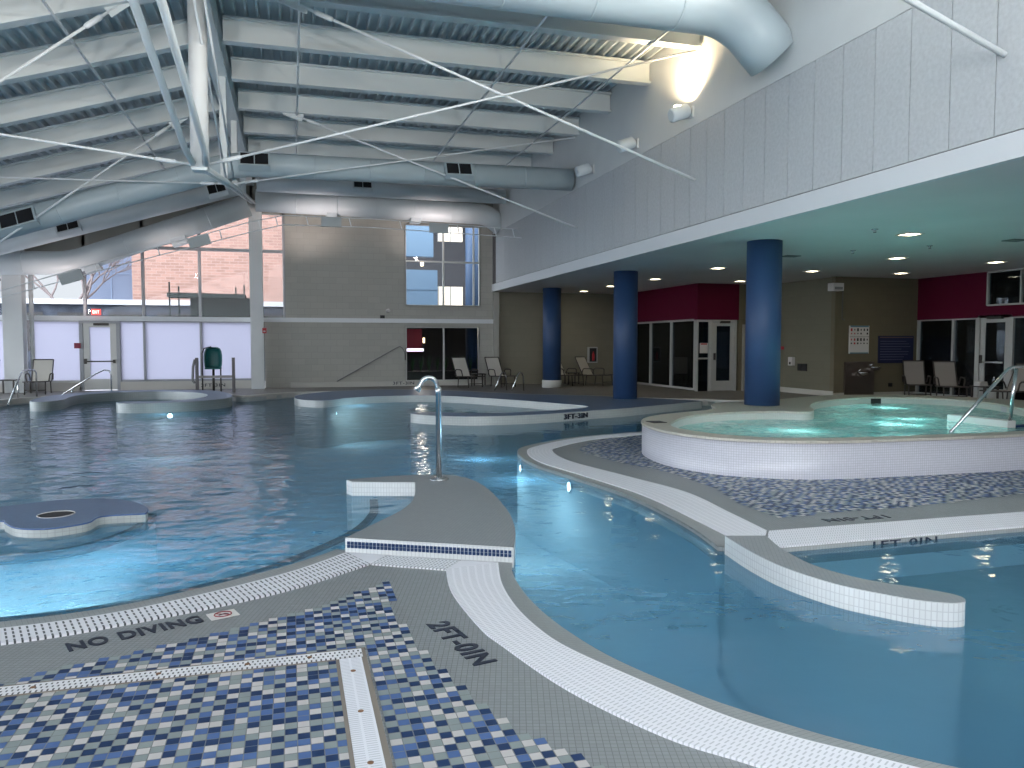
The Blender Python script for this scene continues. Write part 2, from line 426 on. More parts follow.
# ------------------------------------------------------------------ setting: floors, pool basin, water
deck_a = [(-12.5, -4), (14, -4), (14, 1.4)] + NO_R[::-1] + NO_L[::-1] + smooth([(-3.25, 4.9), (-5, 5.9), (-7.2, 8.6), (-8.2, 13), (-7.8, 17), (-7.2, 19.4)])[1:] + [(-12.5, 19.4)]
struct(MB().slab([deck_a], -.13, 0, 0, 2).slab([deck_a], -1.05, -.1301, 1, 1).build('floor', [GREYT, PLASTER, GREYT2]))
deck_f = NO_F + smooth([(5.55, 11.85), (6.4, 12.4), (7.6, 13.0), (9.3, 13.8), (11, 14.15), (13, 13.3)])[1:] + [(14.2, 11.5), (14.2, 4.8), (3.45, 4.8), (3.2, 4.84)]
struct(MB().slab([deck_f], -.13, 0, 0, 2).slab([deck_f], -1.05, -.1301, 1, 1).build('floor_spa', [GREYT, PLASTER, GREYT2]))
back_edge = [(-7.2, 19.5), (-6.85, 20.6), (-6.6, 21.6), (-6.0, 22.2), (-5.5, 22.7), (-4.7, 23.35), (-3.4, 23.45), (-2.1, 22.75), (-1.55, 21.5), (-1.1, 21.2), (-.5, 21.75), (.2, 22.3), (1.07, 22.35), (2.62, 22.75), (4.33, 21.75), (5.95, 19.7), (7.55, 18.6), (8.85, 17.2), (9.5, 16.9), (10.3, 16.0), (11.3, 15.2), (12.4, 14.6), (13.6, 13.6)]
back_s = smooth(back_edge, k=4)
struct(MB().slab([back_s + [(14.3, 11.5), (14.3, 5), (20, 5), (20, 25.5), (-12.5, 25.5), (-12.5, 19.5)]], -1.05, .08, 0, 1).build('floor_back', [FARDECK, RINGSIDE]))
def offset(P, d):
    out = []
    for i, p in enumerate(P):
        a = Vector(P[max(0, i-1)]); b = Vector(P[min(len(P)-1, i+1)]); t = (b-a).normalized()
        out.append((p[0]-t.y*d, p[1]+t.x*d))
    return out
struct(MB().band(back_s, offset(back_s, .16), .0, .13, 160).build('trim_curb', mat('pale deck curb', (.50, .48, .44), .5)))
struct(MB().box(-12.5, 14, -4, 25, -1.1, -1.0).build('floor_pool', PLASTER))
pw = MB(); pw.quad([(-12.5, -1, -.03), (14, -1, -.03), (14, 25, -.03), (-12.5, 25, -.03)])
pw = pw.build('pool_water', POOL_WATER); pw['kind'] = 'stuff'
tag(pw, 'rippling blue water of the big leisure pool and its channel', 'water')
# shallow wading floor and underwater steps
struct(MB().slab([[(3.0, 4.95), (2.98, 4.0), (3.25, 3.55), (3.518, 3.42), (3.413, 2.84), (3.35, 1.2), (14, 1.2), (14, 4.95)]], -1.0, -.30, 0, 0).build('floor_wading', [PLASTER_G]))
STEP_L = smooth([(.72, 7.59), (.65, 6.97), (.40, 6.285), (-.10, 5.60), (-.38, 5.33), (-.914, 5.0), (-1.59, 4.87), (-2.6, 4.9), (-3.6, 5.2)])
s = MB().slab([STEP_L + [(-3.25, 4.85)] + NO_L[1:] + [(1.1, 7.3), (1.1, 7.6)]], -1.0, -.055, 0, 0)
struct(s.build('floor_step', PLASTER))
struct(MB().band(offset(STEP_L, -.006), offset(STEP_L, .07), -.11, -.038, 140).build('trim_step', BLACK))
STEP_I = smooth([(-1.2, 7.5), (-1.25, 7.0), (-1.42, 6.60), (-1.66, 6.36), (-2.1, 6.28), (-2.8, 6.4), (-3.2, 6.7)])
struct(MB().slab([STEP_I + [(-3.3, 7.5), (-2.2, 8.0)]], -1.0, -.06, 0, 0).build('floor_island_step', PLASTER))
struct(MB().band(offset(STEP_I, .006), offset(STEP_I, -.06), -.10, -.038, 90).build('trim_island_step', BLACK))

# nosings beside the gratings are the deck's own edge in another tile
struct(MB().band(NO_L, GO_L, -.01, .004, 90).build('trim_nosing_1', GREYT2))
struct(MB().band(NO_R, offset(NO_R, -.13), -.01, .003, 160).build('trim_nosing_2', GREYT2))
struct(MB().band(NO_F, GO_F, -.01, .004, 120).build('trim_nosing_3', GREYT2))

# ------------------------------------------------------------------ gratings
def grate(name, mesh, m, label, group=None):
    o = mesh.build(name, m); return tag(o, label, 'grating', group)
grate('overflow_grate', MB().band(GI_L, GO_L, .0, .012, 120), GRATE_L, 'white slotted overflow grating curving past the NO DIVING lettering')
grate('overflow_grate', MB().band(GI_R, GO_R, .0, .012, 200), GRATE_R, 'white overflow grating curving past the 2FT-0IN lettering')
grate('overflow_grate', MB().band([(.49, 5.20), (.955, 4.93)], [(.625, 5.375), (1.09, 5.105)], .0, .010, 20), GRATE_M, 'short white grating at the foot of the raised grey platform')
tip = MB(); tip.slab([[(.485, 5.20), (.622, 5.375), (.36, 5.53)]], 0, .012, 0, 0)
tip2 = MB(); tip2.slab([[(.958, 4.928), (1.095, 5.103), (1.325, 4.985)]], 0, .012, 0, 0)
for t, host in ((tip, 'overflow_grate'), (tip2, 'overflow_grate.001')):
    t.build('mitre_plate', mat('white grating plate', (.76, .76, .80), .45), bpy.data.objects[host])
grate('overflow_grate', MB().band(GI_F, GO_F, .0, .012, 200), GRATE_R, 'white overflow grating sweeping round the deck beside the raised spa')
grate('overflow_grate', MB().band([(3.622, 5.252), (6.2, 5.235), (14, 5.2)], [(3.30, 4.815), (6.2, 4.81), (14, 4.81)], .0, .012, 90), GRATE_R, 'straight white grating along the shallow wading pool edge')

# drain channels in the mosaic
def drain(name, label, A, B, m, screws, edges):
    t = thing(name, label, 'drain', (A[0][0], A[0][1], 0))
    inv = Matrix.Translation((-A[0][0], -A[0][1], 0))
    def par(o): o.matrix_local = inv; return o
    par(MB().band(A, B, .0, .009, 40).build('cover', m, t))
    for e in edges: par(MB().box(*e).build('edge_strip', GROUTBR, t))
    for x, y in screws: par(MB().lathe([(.012, .0085), (.012, .0105), (.006, .0115)], 10, Matrix.Translation((x, y, 0))).build('screw', RUST, t))
drain('drain_channel', 'long white slotted drain strip crossing the blue mosaic', [(-3.5, 3.665), (.305, 3.655)], [(-3.5, 3.752), (.305, 3.752)], GRATE_S, [(-1.10, 3.71), (-.60, 3.71), (.06, 3.71), (-1.7, 3.71), (-.22, 3.71)],
      [(-3.5, .325, 3.752, 3.768, 0, .007), (-3.5, .175, 3.649, 3.664, 0, .007)])
drain('drain_channel', 'solid white drain cover running off the end of the slotted drain strip', [(.195, 3.652), (.195, 1.0)], [(.298, 3.652), (.298, 1.0)], GRATE_V, [(.248, 3.50), (.248, 3.10), (.248, 2.70)],
      [(.178, .194, 1.0, 3.652, 0, .007), (.299, .322, 1.0, 3.752, 0, .007)])

# mosaic tiles: one sheet of small tiles inside a stepped outline
def inside(p, poly):
    x, y = p; c = False
    for (x0, y0), (x1, y1) in zip(poly, poly[1:]+poly[:1]):
        if (y0 > y) != (y1 > y) and x < (x1-x0)*(y-y0)/(y1-y0)+x0: c = not c
    return c
def mosaic(name, poly, size, skip=(), z=.0035):
    m = MB(); xs = [p[0] for p in poly]; ys = [p[1] for p in poly]; g = size*.04
    i0, i1 = int(min(xs)//size), int(max(xs)//size)+1; j0, j1 = int(min(ys)//size), int(max(ys)//size)+1
    prev = {}
    for i in range(i0, i1):
        for j in range(j0, j1):
            cx, cy = (i+.5)*size, (j+.5)*size
            if not inside((cx, cy), poly): continue
            if any(a < cx < b and c < cy < d for a, b, c, d in skip): continue
            ch = [0, 1, 2, 3]
            if random.random() < .82 and prev.get((i, j-1)) in ch: ch.remove(prev[(i, j-1)])
            if random.random() < .6 and prev.get((i-1, j)) in ch: ch.remove(prev[(i-1, j)])
            k = random.choices(ch, [{0: 1, 1: 1, 2: 1.15, 3: .8}[c] for c in ch])[0]; prev[(i, j)] = k
            x0, x1, y0, y1 = i*size+g, (i+1)*size-g, j*size+g, (j+1)*size-g
            m.quad([(x0, y0, z), (x1, y0, z), (x1, y1, z), (x0, y1, z)], k)
            X0, X1, Y0, Y1 = i*size, (i+1)*size, j*size, (j+1)*size
            m.quad([(X0, Y0, z-.0015), (X1, Y0, z-.0015), (X1, Y1, z-.0015), (X0, Y1, z-.0015)], 4)
    return struct(m.build(name, [T_NAVY, T_BLUE, T_GREEN, T_WHITE, T_GROUT], recalc=False))
M1 = [(-3.6, 3.45), (-2.6, 3.45), (-1.25, 3.79), (-1.07, 3.905), (-.77, 4.009), (-.51, 4.119), (-.12, 4.307), (.105, 4.43), (.56, 4.80), (.545, 4.4), (.535, 4.1), (.621, 3.48), (.724, 3.084), (.804, 2.82), (.905, 2.66), (1.05, 2.42), (1.3, 2.0), (1.7, 1.5), (2.2, 1.0), (-3.6, 1.0)]
mosaic('floor_mosaic', M1, .0475, skip=[(-3.6, .325, 3.65, 3.765), (.178, .32, .9, 3.77)])
M2 = [(3.80, 9.78), (3.90, 10.18), (4.488, 11.0), (5.5, 11.45), (6.5, 11.9), (13, 11.9), (13.9, 10), (13.9, 5.95), (6.98, 5.90), (5.71, 5.73), (4.5, 5.69), (3.99, 5.64), (4.0, 6.3), (4.166, 6.92), (4.203, 7.98), (3.907, 8.95)]
mosaic('floor_spa_mosaic', M2, .0475)

# ------------------------------------------------------------------ deck lettering
def mark(body, w, h, loc, xd, yd, label, m=NAVYTXT, **k):
    o = text_fit('deck_lettering', body, w, h, m, loc, xd, yd, depth=.0015, **k)
    return tag(o, label, 'lettering')
mark('NO DIVING', .64, .125, (-1.06, 4.115, .003), (.575, .245, 0), (-.2, 1, 0), 'dark NO DIVING tile lettering on the grey deck', fat=.035)
mark('2FT-0IN', .60, .125, (.665, 4.0, .003), (.125, -.58, 0), (1, .2, 0), 'dark 2FT-0IN depth lettering on the grey deck', fat=.03)
mark('1FT-0IN', .62, .11, (4.93, 5.50, .003), (-1, .02, 0), (0, -1, 0), 'upside-down 1FT-0IN depth lettering on deck above the wading pool grating', fat=.01)
mark('1FT-0IN', .60, .058, (4.22, 4.794, -.062), (1, 0, 0), (0, 0, 1), 'dark 1FT-0IN depth lettering on the wading pool wall below its grating', fat=.01)
# no-diving pictogram tile
t = thing('no_diving_sign', 'small white floor tile with a red no-diving symbol', 'sign', (-.386, 4.45, .002), .36)
MB().box(-.075, .075, -.055, .055, 0, .004).build('plate', SIGNW, t)
ring = MB(); ring.tube([(.045*math.cos(a*PI/12), .04*math.sin(a*PI/12), .005) for a in range(25)], .0036, 6)
ring.bar((-.032, .028, .005), (.032, -.028, .005), .006, .003); ring.build('prohibition_ring', mat('dark red print', (.26, .02, .03), .5), t)
MB().bar((-.025, -.008, .0055), (.012, .006, .0055), .009, .002).bar((.012, .006, .0055), (.026, -.012, .0055), .007, .002).build('diver_figure', BLACK, t)

# ------------------------------------------------------------------ raised platform with water spout
PF = smooth([(.348, 5.555), (.622, 5.98), (.877, 6.396), (1.04, 6.85), (1.165, 7.6)], k=5) + [(.56, 7.80)] + smooth([(.535, 7.88), (.58, 7.97), (1.23, 8.03), (1.654, 7.84), (1.78, 7.22), (1.712, 6.157), (1.587, 5.47), (1.435, 4.975)], k=5)
pl = thing('pool_platform', 'raised grey tiled platform carrying the steel water spout', 'platform', (1.2, 6.3, 0))
def local(o, p): o.matrix_local = Matrix.Translation(-Vector(p.location)); return o
local(MB().slab([PF], -1.0, .11, 0, 1).build('tiled_body', [GREYTOP, WHTILE_S], pl, bevel=.012), pl)
a, b = Vector((.36, 5.545)), Vector((1.425, 4.985)); d = (b-a).normalized(); nrm = Vector((d.y, -d.x))
st = MB(); n = 43
for i in range(n):
    for r in range(2):
        c = a+d*((i+.5)*(b-a).length/n)+nrm*.006
        st.bar((*(c-d*.0105), .052+r*.024), (*(c+d*.0105), .052+r*.024), .006, .021)
local(st.build('navy_tile_stripe', T_NAVY, pl), pl)

sp = thing('water_spout', 'tall hooked steel water spout standing on the grey platform', 'water spout', (1.425, 7.70, .11))
MB().lathe([(.10, 0), (.10, .008), (.085, .018), (.03, .022)], 24).build('base_flange', CHROME, sp)
MB().lathe([(.029, .015), (.029, .88), (.033, .885), (.033, .93), (.02, .94)], 18).build('pole', CHROME, sp)
arc = [(0, 0, .90)] + [(-.015-.085*(1-math.cos(x)), .0, .955+.085*math.sin(x)) for x in [i*PI/10 for i in range(0, 9)]] + [(-.195, 0, .955), (-.225, 0, .91)]
MB().tube(arc, [.024]*(len(arc)-2)+[.028, .036], 14).build('hooked_nozzle', CHROME, sp)

# ------------------------------------------------------------------ curved wading wall
WW = smooth([(3.0, 4.88), (2.94, 4.47), (2.93, 4.09), (3.01, 3.72), (3.16, 3.47), (3.28, 3.33), (3.40, 3.262), (3.49, 3.27), (3.525, 3.36), (3.43, 3.51), (3.24, 3.74), (3.14, 4.06), (3.18, 4.45), (3.29, 4.80)], k=6)
w = MB().slab([WW], -.95, .105, 0, 1).build('wading_wall', [GREYTOP, WHTILE_S], bevel=.014)
tag(w, 'low curved grey-topped tile wall between the channel and the wading pool', 'pool wall')

# ------------------------------------------------------------------ islands and rings
isl = thing('pool_island', 'blue-topped island with a dark round hole, standing in the pool', 'pool island', (-1.93, 7.0, 0))
IS = smooth([(-3.3, 7.1), (-3.2, 7.5), (-2.5, 7.78), (-2.1, 7.96), (-1.70, 7.92), (-1.43, 7.70), (-1.25, 7.36), (-1.225, 7.15)], k=5) + smooth([(-1.235, 7.14), (-1.56, 7.13), (-1.62, 6.90), (-1.86, 6.77), (-2.10, 6.85), (-2.26, 7.08), (-2.32, 7.17), (-2.75, 7.2), (-3.2, 6.95)], k=5)
hole = [(-1.945+.14*math.cos(i*PI/14), 7.29+.14*math.sin(i*PI/14)) for i in range(28)]
local(MB().slab([IS, hole], -1.0, .045, 0, 1).build('tiled_body', [BLUETOP, RINGSIDE], isl, bevel=.008), isl)
local(MB().slab([[(x*1.0, y) for x, y in hole]], -.05, .040, 0, 0).build('hole_liner', BLACK, isl), isl)
rr = MB(); rr.tube([(*hole[i % 28], .046) for i in range(29)], .004, 6); local(rr.build('hole_rim', SIGNW, isl), isl)
eb = MB(); eb.tube([(x, y, .038) for x, y in IS], .007, 6); local(eb.build('blue_edge_tile', T_BLUE, isl), isl)

R1 = smooth([(-5.75, 19.9), (-5.85, 21.2), (-5.5, 22.45), (-4.7, 23.2), (-3.4, 23.35), (-2.15, 22.7), (-1.6, 21.3), (-1.42, 19.9), (-1.6, 19.2), (-2.17, 18.55), (-2.9, 18.30), (-3.45, 18.35), (-3.72, 18.6), (-3.65, 18.9), (-2.9, 18.85), (-2.3, 19.3), (-2.05, 20.2), (-2.15, 21.2), (-2.65, 22.1), (-3.5, 22.7), (-4.5, 22.5), (-5.1, 21.8), (-5.2, 21.0), (-5.12, 20.0), (-5.3, 19.45), (-5.6, 19.45)], True, 5)
o = MB().slab([R1], -1.0, .19, 0, 1).build('spiral_pool_wall', [BLUETOP, RING_D], bevel=.015)
tag(o, 'C-shaped blue-topped pool wall in front of the frosted windows', 'pool wall')
R2 = smooth([(.07, 19.6), (.17, 20.9), (1.07, 22.2), (2.62, 22.65), (4.33, 21.65), (5.95, 19.6), (7.5, 18.5), (8.75, 16.95), (9.25, 16.2), (8.95, 15.95), (8.2, 15.55), (7.1, 14.97), (6.5, 14.65), (5.78, 14.42), (5.1, 14.12), (4.27, 13.88), (3.3, 13.85), (2.6, 14.2), (2.2, 14.72), (2.35, 15.0), (2.75, 14.92), (3.65, 14.45), (4.8, 14.6), (5.6, 14.98), (6.12, 15.45), (5.8, 16.3), (5.0, 17.8), (3.9, 19.4), (2.85, 19.9), (1.5, 19.6), (.9, 18.85), (.62, 18.72), (.3, 19.0)], True, 5)
rg = thing('spiral_pool_wall', 'large C-shaped blue-topped pool wall marked 3FT-3IN round a blue column', 'pool wall', (4, 17, 0))
local(MB().slab([R2], -1.0, .14, 0, 1).build('tiled_body', [BLUETOP, RINGSIDE], rg, bevel=.015), rg)
local(text_fit('depth_lettering', '3FT-3IN', .66, .10, NAVYTXT, (4.86, 14.0, .01), (.93, .37, 0), (0, 0, 1), rg, depth=.004), rg) if False else None
tx = text_fit('depth_lettering', '3FT-3IN', .66, .10, NAVYTXT, Vector((5.08, 14.075, .012))-rg.location, (.905, .425, 0), (0, 0, 1), rg, depth=.012)

# ------------------------------------------------------------------ spa
spa = thing('raised_spa', 'raised white tiled spa tub with beige rim and turquoise water', 'spa', (8, 9.5, 0))
SO = smooth([(4.38, 8.58), (4.53, 7.92), (4.84, 7.50), (5.42, 7.17), (6.27, 7.06), (8.3, 7.03), (10.2, 7.3), (11.9, 8.3), (12.9, 9.8), (13.1, 11.3), (12.5, 12.7), (11.4, 13.3), (10.4, 13.3), (9.3, 12.85), (8.5, 12.45), (7.6, 12.35), (7.0, 11.85), (6.6, 11.1), (5.87, 10.72), (5.05, 10.25), (4.55, 9.5)], True, 6)
SI = smooth([(4.68, 8.6), (4.80, 8.07), (5.06, 7.70), (5.5, 7.42), (6.3, 7.30), (8.3, 7.27), (9.6, 7.45), (10.5, 8.0), (11.0, 8.9), (11.6, 9.95), (12.15, 11.2), (11.9, 12.2), (11.1, 12.65), (10.4, 12.55), (9.7, 12.25), (9.1, 11.85), (8.5, 11.2), (8.0, 10.45), (7.66, 10.22), (7.25, 10.48), (6.44, 10.48), (5.64, 10.17), (5.05, 9.55), (4.74, 9.05)], True, 6)
local(MB().slab([SO, SI], .0, .40, 1, 0).build('tub_wall', [WHTILE, SPAIN], spa), spa)
for p in spa.children[0].data.polygons:      # inner faces take the pale green tile
    c = p.center
    if abs(p.normal.z) < .5 and any(math.dist((c.x, c.y), q) < .12 for q in SI): p.material_index = 1
local(MB().slab([offset(SO, -.012), SI], .40, .43, 0, 0).build('coping', BEIGE, spa, bevel=.008), spa)
local(MB().slab([SI], .004, .02, 0, 0).build('tub_floor', SPAFLOOR, spa), spa)
local(MB().box(9.72, 9.87, 8.5, 9.55, .02, .40).build('entry_divider', SIGNW, spa, bevel=.01), spa)
local(MB().box(9.87, 10.9, 8.5, 8.62, .02, .33).build('entry_stair', T_NAVY, spa), spa)
sw = MB(); sw.slab([SI], .26, .30, 0, 0); sw.bm.normal_update()
for f in [f for f in sw.bm.faces if abs(f.normal.z) < .5]: sw.bm.faces.remove(f)
sw = sw.build('spa_water', SPA_WATER); sw['kind'] = 'stuff'; tag(sw, 'foaming turquoise water filling the raised spa', 'water')
for x, y in ((4.735, 9.46),):
    v = MB()
    for i in range(3):
        for j in range(2): v.box(x-.10+i*.07, x-.04+i*.07, y-.13+j*.13, y-.02+j*.13, .43, .436)
    local(v.build('rim_vent', BLACK, spa), spa)
local(MB().box(11.0, 11.32, 12.62, 12.66, .30, .40).build('skimmer_mouth', BLACK, spa), spa)
def rail(name, label, paths, r=.02, group=None, m=CHROME):
    p0 = paths[0][0]
    t = thing(name, label, 'handrail', p0, 0, group)
    for i, p in enumerate(paths):
        MB().tube([Vector(q)-Vector(p0) for q in p], r, 10).build('rail' if i == 0 else 'post', m, t)
    return t
rail('spa_handrail', 'steel handrail sloping up out of the spa to a post on its divider', [[(8.32, 8.32, .10), (9.60, 8.44, 1.11), (9.66, 8.445, 1.145), (9.74, 8.45, 1.16), (10.7, 8.5, 1.16)], [(9.795, 8.53, .40), (9.795, 8.46, 1.15)]], .024)
rail('spa_handrail', 'second steel handrail rising from the spa entry stair below the taller one', [[(9.25, 7.9, .10), (10.55, 8.02, 1.11), (10.62, 8.025, 1.15), (10.7, 8.03, 1.16), (11.6, 8.1, 1.16)], [(11.0, 8.05, .43), (11.0, 8.05, 1.15)]], .024)

# ------------------------------------------------------------------ blue columns
def column(x, y, z0, label, base=False):
    t = thing('blue_column', label, 'column', (x, y, z0), 0)
    t['kind'] = 'thing'
    zz = .24 if base else 0
    MB().lathe([(.293, zz), (.293, 3.24-z0)], 48).build('shaft', BLUECOL, t)
    if base: MB().lathe([(.315, 0), (.315, .22), (.295, .24)], 40).build('plinth', COLBASE, t)
column(7.83, 11.62, .43, 'thickest-looking blue round column rising from the spa rim')
column(7.87, 17.42, .14, 'blue round column standing on the blue-topped pool wall')
column(8.0, 23.35, .08, 'blue round column with a pale plinth by the far wall loungers', True)

# ------------------------------------------------------------------ walls
YB = 25.5
# back wall: block above and below trim, openings for windows and glazing
bw = MB()
def wallrect(m, x0, x1, z0, z1, holes, y0=YB, y1=YB+.25, mi=0):
    xs = sorted({x0, x1, *[h[0] for h in holes], *[h[1] for h in holes]}); zs = sorted({z0, z1, *[h[2] for h in holes], *[h[3] for h in holes]})
    for a, b in zip(xs, xs[1:]):
        for c, d in zip(zs, zs[1:]):
            if any(h[0] <= (a+b)/2 <= h[1] and h[2] <= (c+d)/2 <= h[3] for h in holes): continue
            m.box(a, b, y0, y1, c, d, mi)
wallrect(bw, -.82, -.17, .08, 2.2, [])
wallrect(bw, -.17, 6.6, .08, 7.0, [(3.64, 6.16, 2.74, 5.40), (3.64, 6.12, .24, 2.03)])
struct(bw.build('wall_back', BLOCK))
struct(MB().box(6.66, 11.15, YB, YB+.25, .08, 3.24).build('wall_alcove', ALC))
struct(MB().box(11.15, 11.4, 24.9, YB+.25, .08, 3.24).build('wall_alcove_side', OLIVE_Y))
struct(MB().box(6.60, 6.78, 25.3, YB, .08, 3.23).build('wall_back_pier', WALL2))
struct(MB().box(-12.5, 6.75, YB-.10, YB, 2.16, 2.30).build('trim_1', FASCIA))
struct(MB().box(-.05, 6.25, YB-.14, YB, .08, .24).build('trim_2', mat('plinth paint', (.50, .49, .45), .6)))
struct(MB().box(-4.95, -.95, YB-.10, YB, .08, .33).build('trim_3', mat('sill paint', (.52, .50, .46), .6)))
struct(MB().box(-12.5, -6.05, YB-.10, YB, .08, .33).build('trim_4', mat('sill paint 2', (.45, .43, .40), .6)))
for x0, nm in ((3.18, 'a'), (-2.70, 'b')):
    tag(text_fit('depth_lettering', '3FT-3IN', .70, .10, NAVYTXT, (x0, YB-(.145 if x0 > 0 else .105), .13 if x0 > 0 else .15), (1, 0, 0), (0, 0, 1), depth=.002),
        'dark depth lettering on the plinth under the lower dark window' if x0 > 0 else 'dark depth lettering on the sill behind the teal chair frame', 'lettering')

def window(name, x0, x1, z0, z1, y, vm, hm, pane, frame, t=.05, dep=.1):
    o = MB()
    for z in (z0, z1): o.box(x0, x1, y-dep/2, y+dep/2, z-t/2, z+t/2)
    for x in (x0, x1): o.box(x-t/2, x+t/2, y-dep/2, y+dep/2, z0, z1)
    for x in vm: o.box(x-t/2, x+t/2, y-dep/2, y+dep/2, z0, z1)
    for z in hm: o.box(x0, x1, y-dep/2+.002, y+dep/2-.002, z-t/2, z+t/2)
    o = struct(o.build(name, frame))
    q = MB().box(x0, x1, y-.006, y+.006, z0, z1).build('pane', pane, o)
    return o
window('window_1', 3.64, 6.16, 2.74, 5.40, YB+.05, [4.91, 5.95], [4.2], GLASS, FRAME)
window('window_2', 3.64, 6.12, .24, 2.03, YB+.05, [4.91], [], GLASS, FRAME)
# glazed left part: upper clear glass up to the roof slope, lower frosted glass
ZR = lambda x: 6.42-.31*max(0, -1.2-x)
ug = MB()
for x in (-11.2, -9.6, -7.6, -5.88, -4.29, -2.69, -1.15, -.20): ug.box(x-.04, x+.04, YB, YB+.12, 2.3, ZR(x)+.3)
ug.box(-4.29, -.2, YB+.005, YB+.11, 4.33, 4.42)
ug = struct(ug.build('window_3', FRAMED))
g = MB(); g.quad([(-12.4, YB+.06, 2.3), (-.2, YB+.06, 2.3), (-.2, YB+.06, 6.7), (-1.2, YB+.06, 6.7), (-12.4, YB+.06, 3.3)]); g.build('pane', GLASS, ug)
for i, (a, b, vm) in enumerate(((-12.4, -9.6, [-11]), (-9.6, -7.9, []), (-7.3, -6.02, []), (-4.98, -1.13, [-4.29, -2.69]))):
    window(f'window_{4+i}', a, b, .36 if i else .36, 2.16, YB+.05, vm, [], FROST, FRAMED if i == 3 else FRAME, .06)
dn = MB()
for x in (-6.0, -5.0): dn.box(x-.05, x+.05, YB-.02, YB+.1, .08, 2.16)
dn.box(-6.0, -5.0, YB-.019, YB+.099, 2.08, 2.16); dn = struct(dn.build('door_1', FRAMED))
df = MB()
for x0, x1, z0, z1 in ((-5.94, -5.78, .10, 2.08), (-5.22, -5.05, .10, 2.08), (-5.78, -5.22, .10, .42), (-5.78, -5.22, 1.97, 2.08)): df.box(x0, x1, YB, YB+.05, z0, z1)
df.build('door_leaf', FRAME, dn)
MB().box(-5.78, -5.22, YB+.02, YB+.03, .42, 1.97).build('pane', FROST, dn)
MB().box(-5.9, -5.12, YB-.05, YB-.02, .93, .97).box(-5.93, -5.86, YB-.06, YB, .88, 1.03).box(-5.15, -5.09, YB-.06, YB, .90, 1.0).build('push_bar', DARKM, dn)
MB().box(-5.65, -5.25, YB-.08, YB-.01, 2.02, 2.09).build('door_closer', DARKM, dn)
uw = MB()
prof = [(-.17, 5.52), (-1.2, 5.55), (-6.0, 3.85), (-8.6, 3.72), (-12.4, 3.0)]
for (xa, za), (xb, zb) in zip(prof, prof[1:]):
    for yy in (YB, YB+.2): uw.quad([(xa, yy, za), (xb, yy, zb), (xb, yy, 6.86-.31*max(0, -1.2-xb)+.1), (xa, yy, 6.86-.31*max(0, -1.2-xa)+.1)])
    uw.quad([(xa, YB, za), (xb, YB, zb), (xb, YB+.2, zb), (xa, YB+.2, za)])
struct(uw.build('wall_back_upper', WALL2))
# columns of the back wall
for x, nm in ((-1.02, 'trim_5'), (-7.62, 'trim_6')):
    wd = .19 if x > -5 else .25
    struct(MB().box(x-wd, x+wd, 25.0, 25.38, .08, 5.85 if x > -5 else 4.6).build(nm, UPWALL))
tag(MB().tube([(-7.22, 25.3, .08), (-7.22, 25.3, 3.7)], .06, 14).build('drain_pipe', WHITE), 'thin white round pipe beside the wall pier near the loungers', 'pipe')

# right wall above the soffit edge
pn = MB(); pn.box(6.62, 6.80, -4, YB, 3.50, 5.17, 1)
y = -3.3+.038
edges = [9.825+.543*i for i in range(-25, 29)]
for a, b in zip(edges, edges[1:]):
    pn.box(6.595, 6.63, a+.006, b-.006, 3.505, 5.165, 0)
struct(pn.build('wall_right', [PANEL, PANEL_GAP]))
struct(MB().box(6.61, 6.85, -4, YB, 5.18, 7.05).build('wall_right_upper', UPWALL))
struct(MB().box(6.57, 6.66, -4, YB, 3.235, 3.485).build('trim_fascia', FASCIA))
struct(MB().box(6.66, 20, -4, YB+.2, 3.24, 3.36).build('ceiling_soffit', SOFFIT))
# alcove and rooms under the soffit
def rect_wall(name, x0, x1, y0, y1, z0, z1, m): return struct(MB().box(x0, x1, y0, y1, z0, z1).build(name, m))
rect_wall('wall_red_1', 11.4, 11.55, 20.35, 24.9, 2.18, 3.24, MAGENTA)
rect_wall('wall_red_2', 11.4, 12.78, 20.2, 20.35, 2.18, 3.24, MAGENTA)
rect_wall('wall_olive_1', 12.78, 13.75, 20.2, 20.35, .08, 3.24, OLIVE)
rect_wall('wall_olive_2', 13.75, 13.9, 17.35, 20.2, .08, 3.24, OLIVE_Y)
rect_wall('wall_olive_3', 13.75, 16.4, 17.2, 17.35, .08, 3.24, OLIVE)
hw = MB()
for a, b, c, d in ((9, 17.2, 2.12, 2.40), (9, 13.2, 2.4, 3.24), (15.0, 17.2, 2.4, 3.24)): hw.box(16.4, 16.55, a, b, c, d)
struct(hw.build('wall_red_3', MAGENTA))
rect_wall('wall_far_side', 20, 20.15, -4, YB+.2, 0, 3.24, WALL2)
rect_wall('wall_room_end', 16.4, 20, 17.2, 17.35, .08, 3.24, WALL2)
rect_wall('wall_room_back', 11.2, 20, YB, YB+.2, .08, 3.24, WALL2)
rect_wall('wall_room_near', 16.4, 20, 8.9, 9.0, .08, 3.24, WALL2)
rect_wall('baseboard_1', 13.72, 13.75, 17.2, 20.2, .08, .22, mat('pale baseboard', (.5, .48, .43), .6))
rect_wall('baseboard_2', 13.72, 16.4, 17.17, 17.2, .08, .18, bpy.data.materials['pale baseboard'])

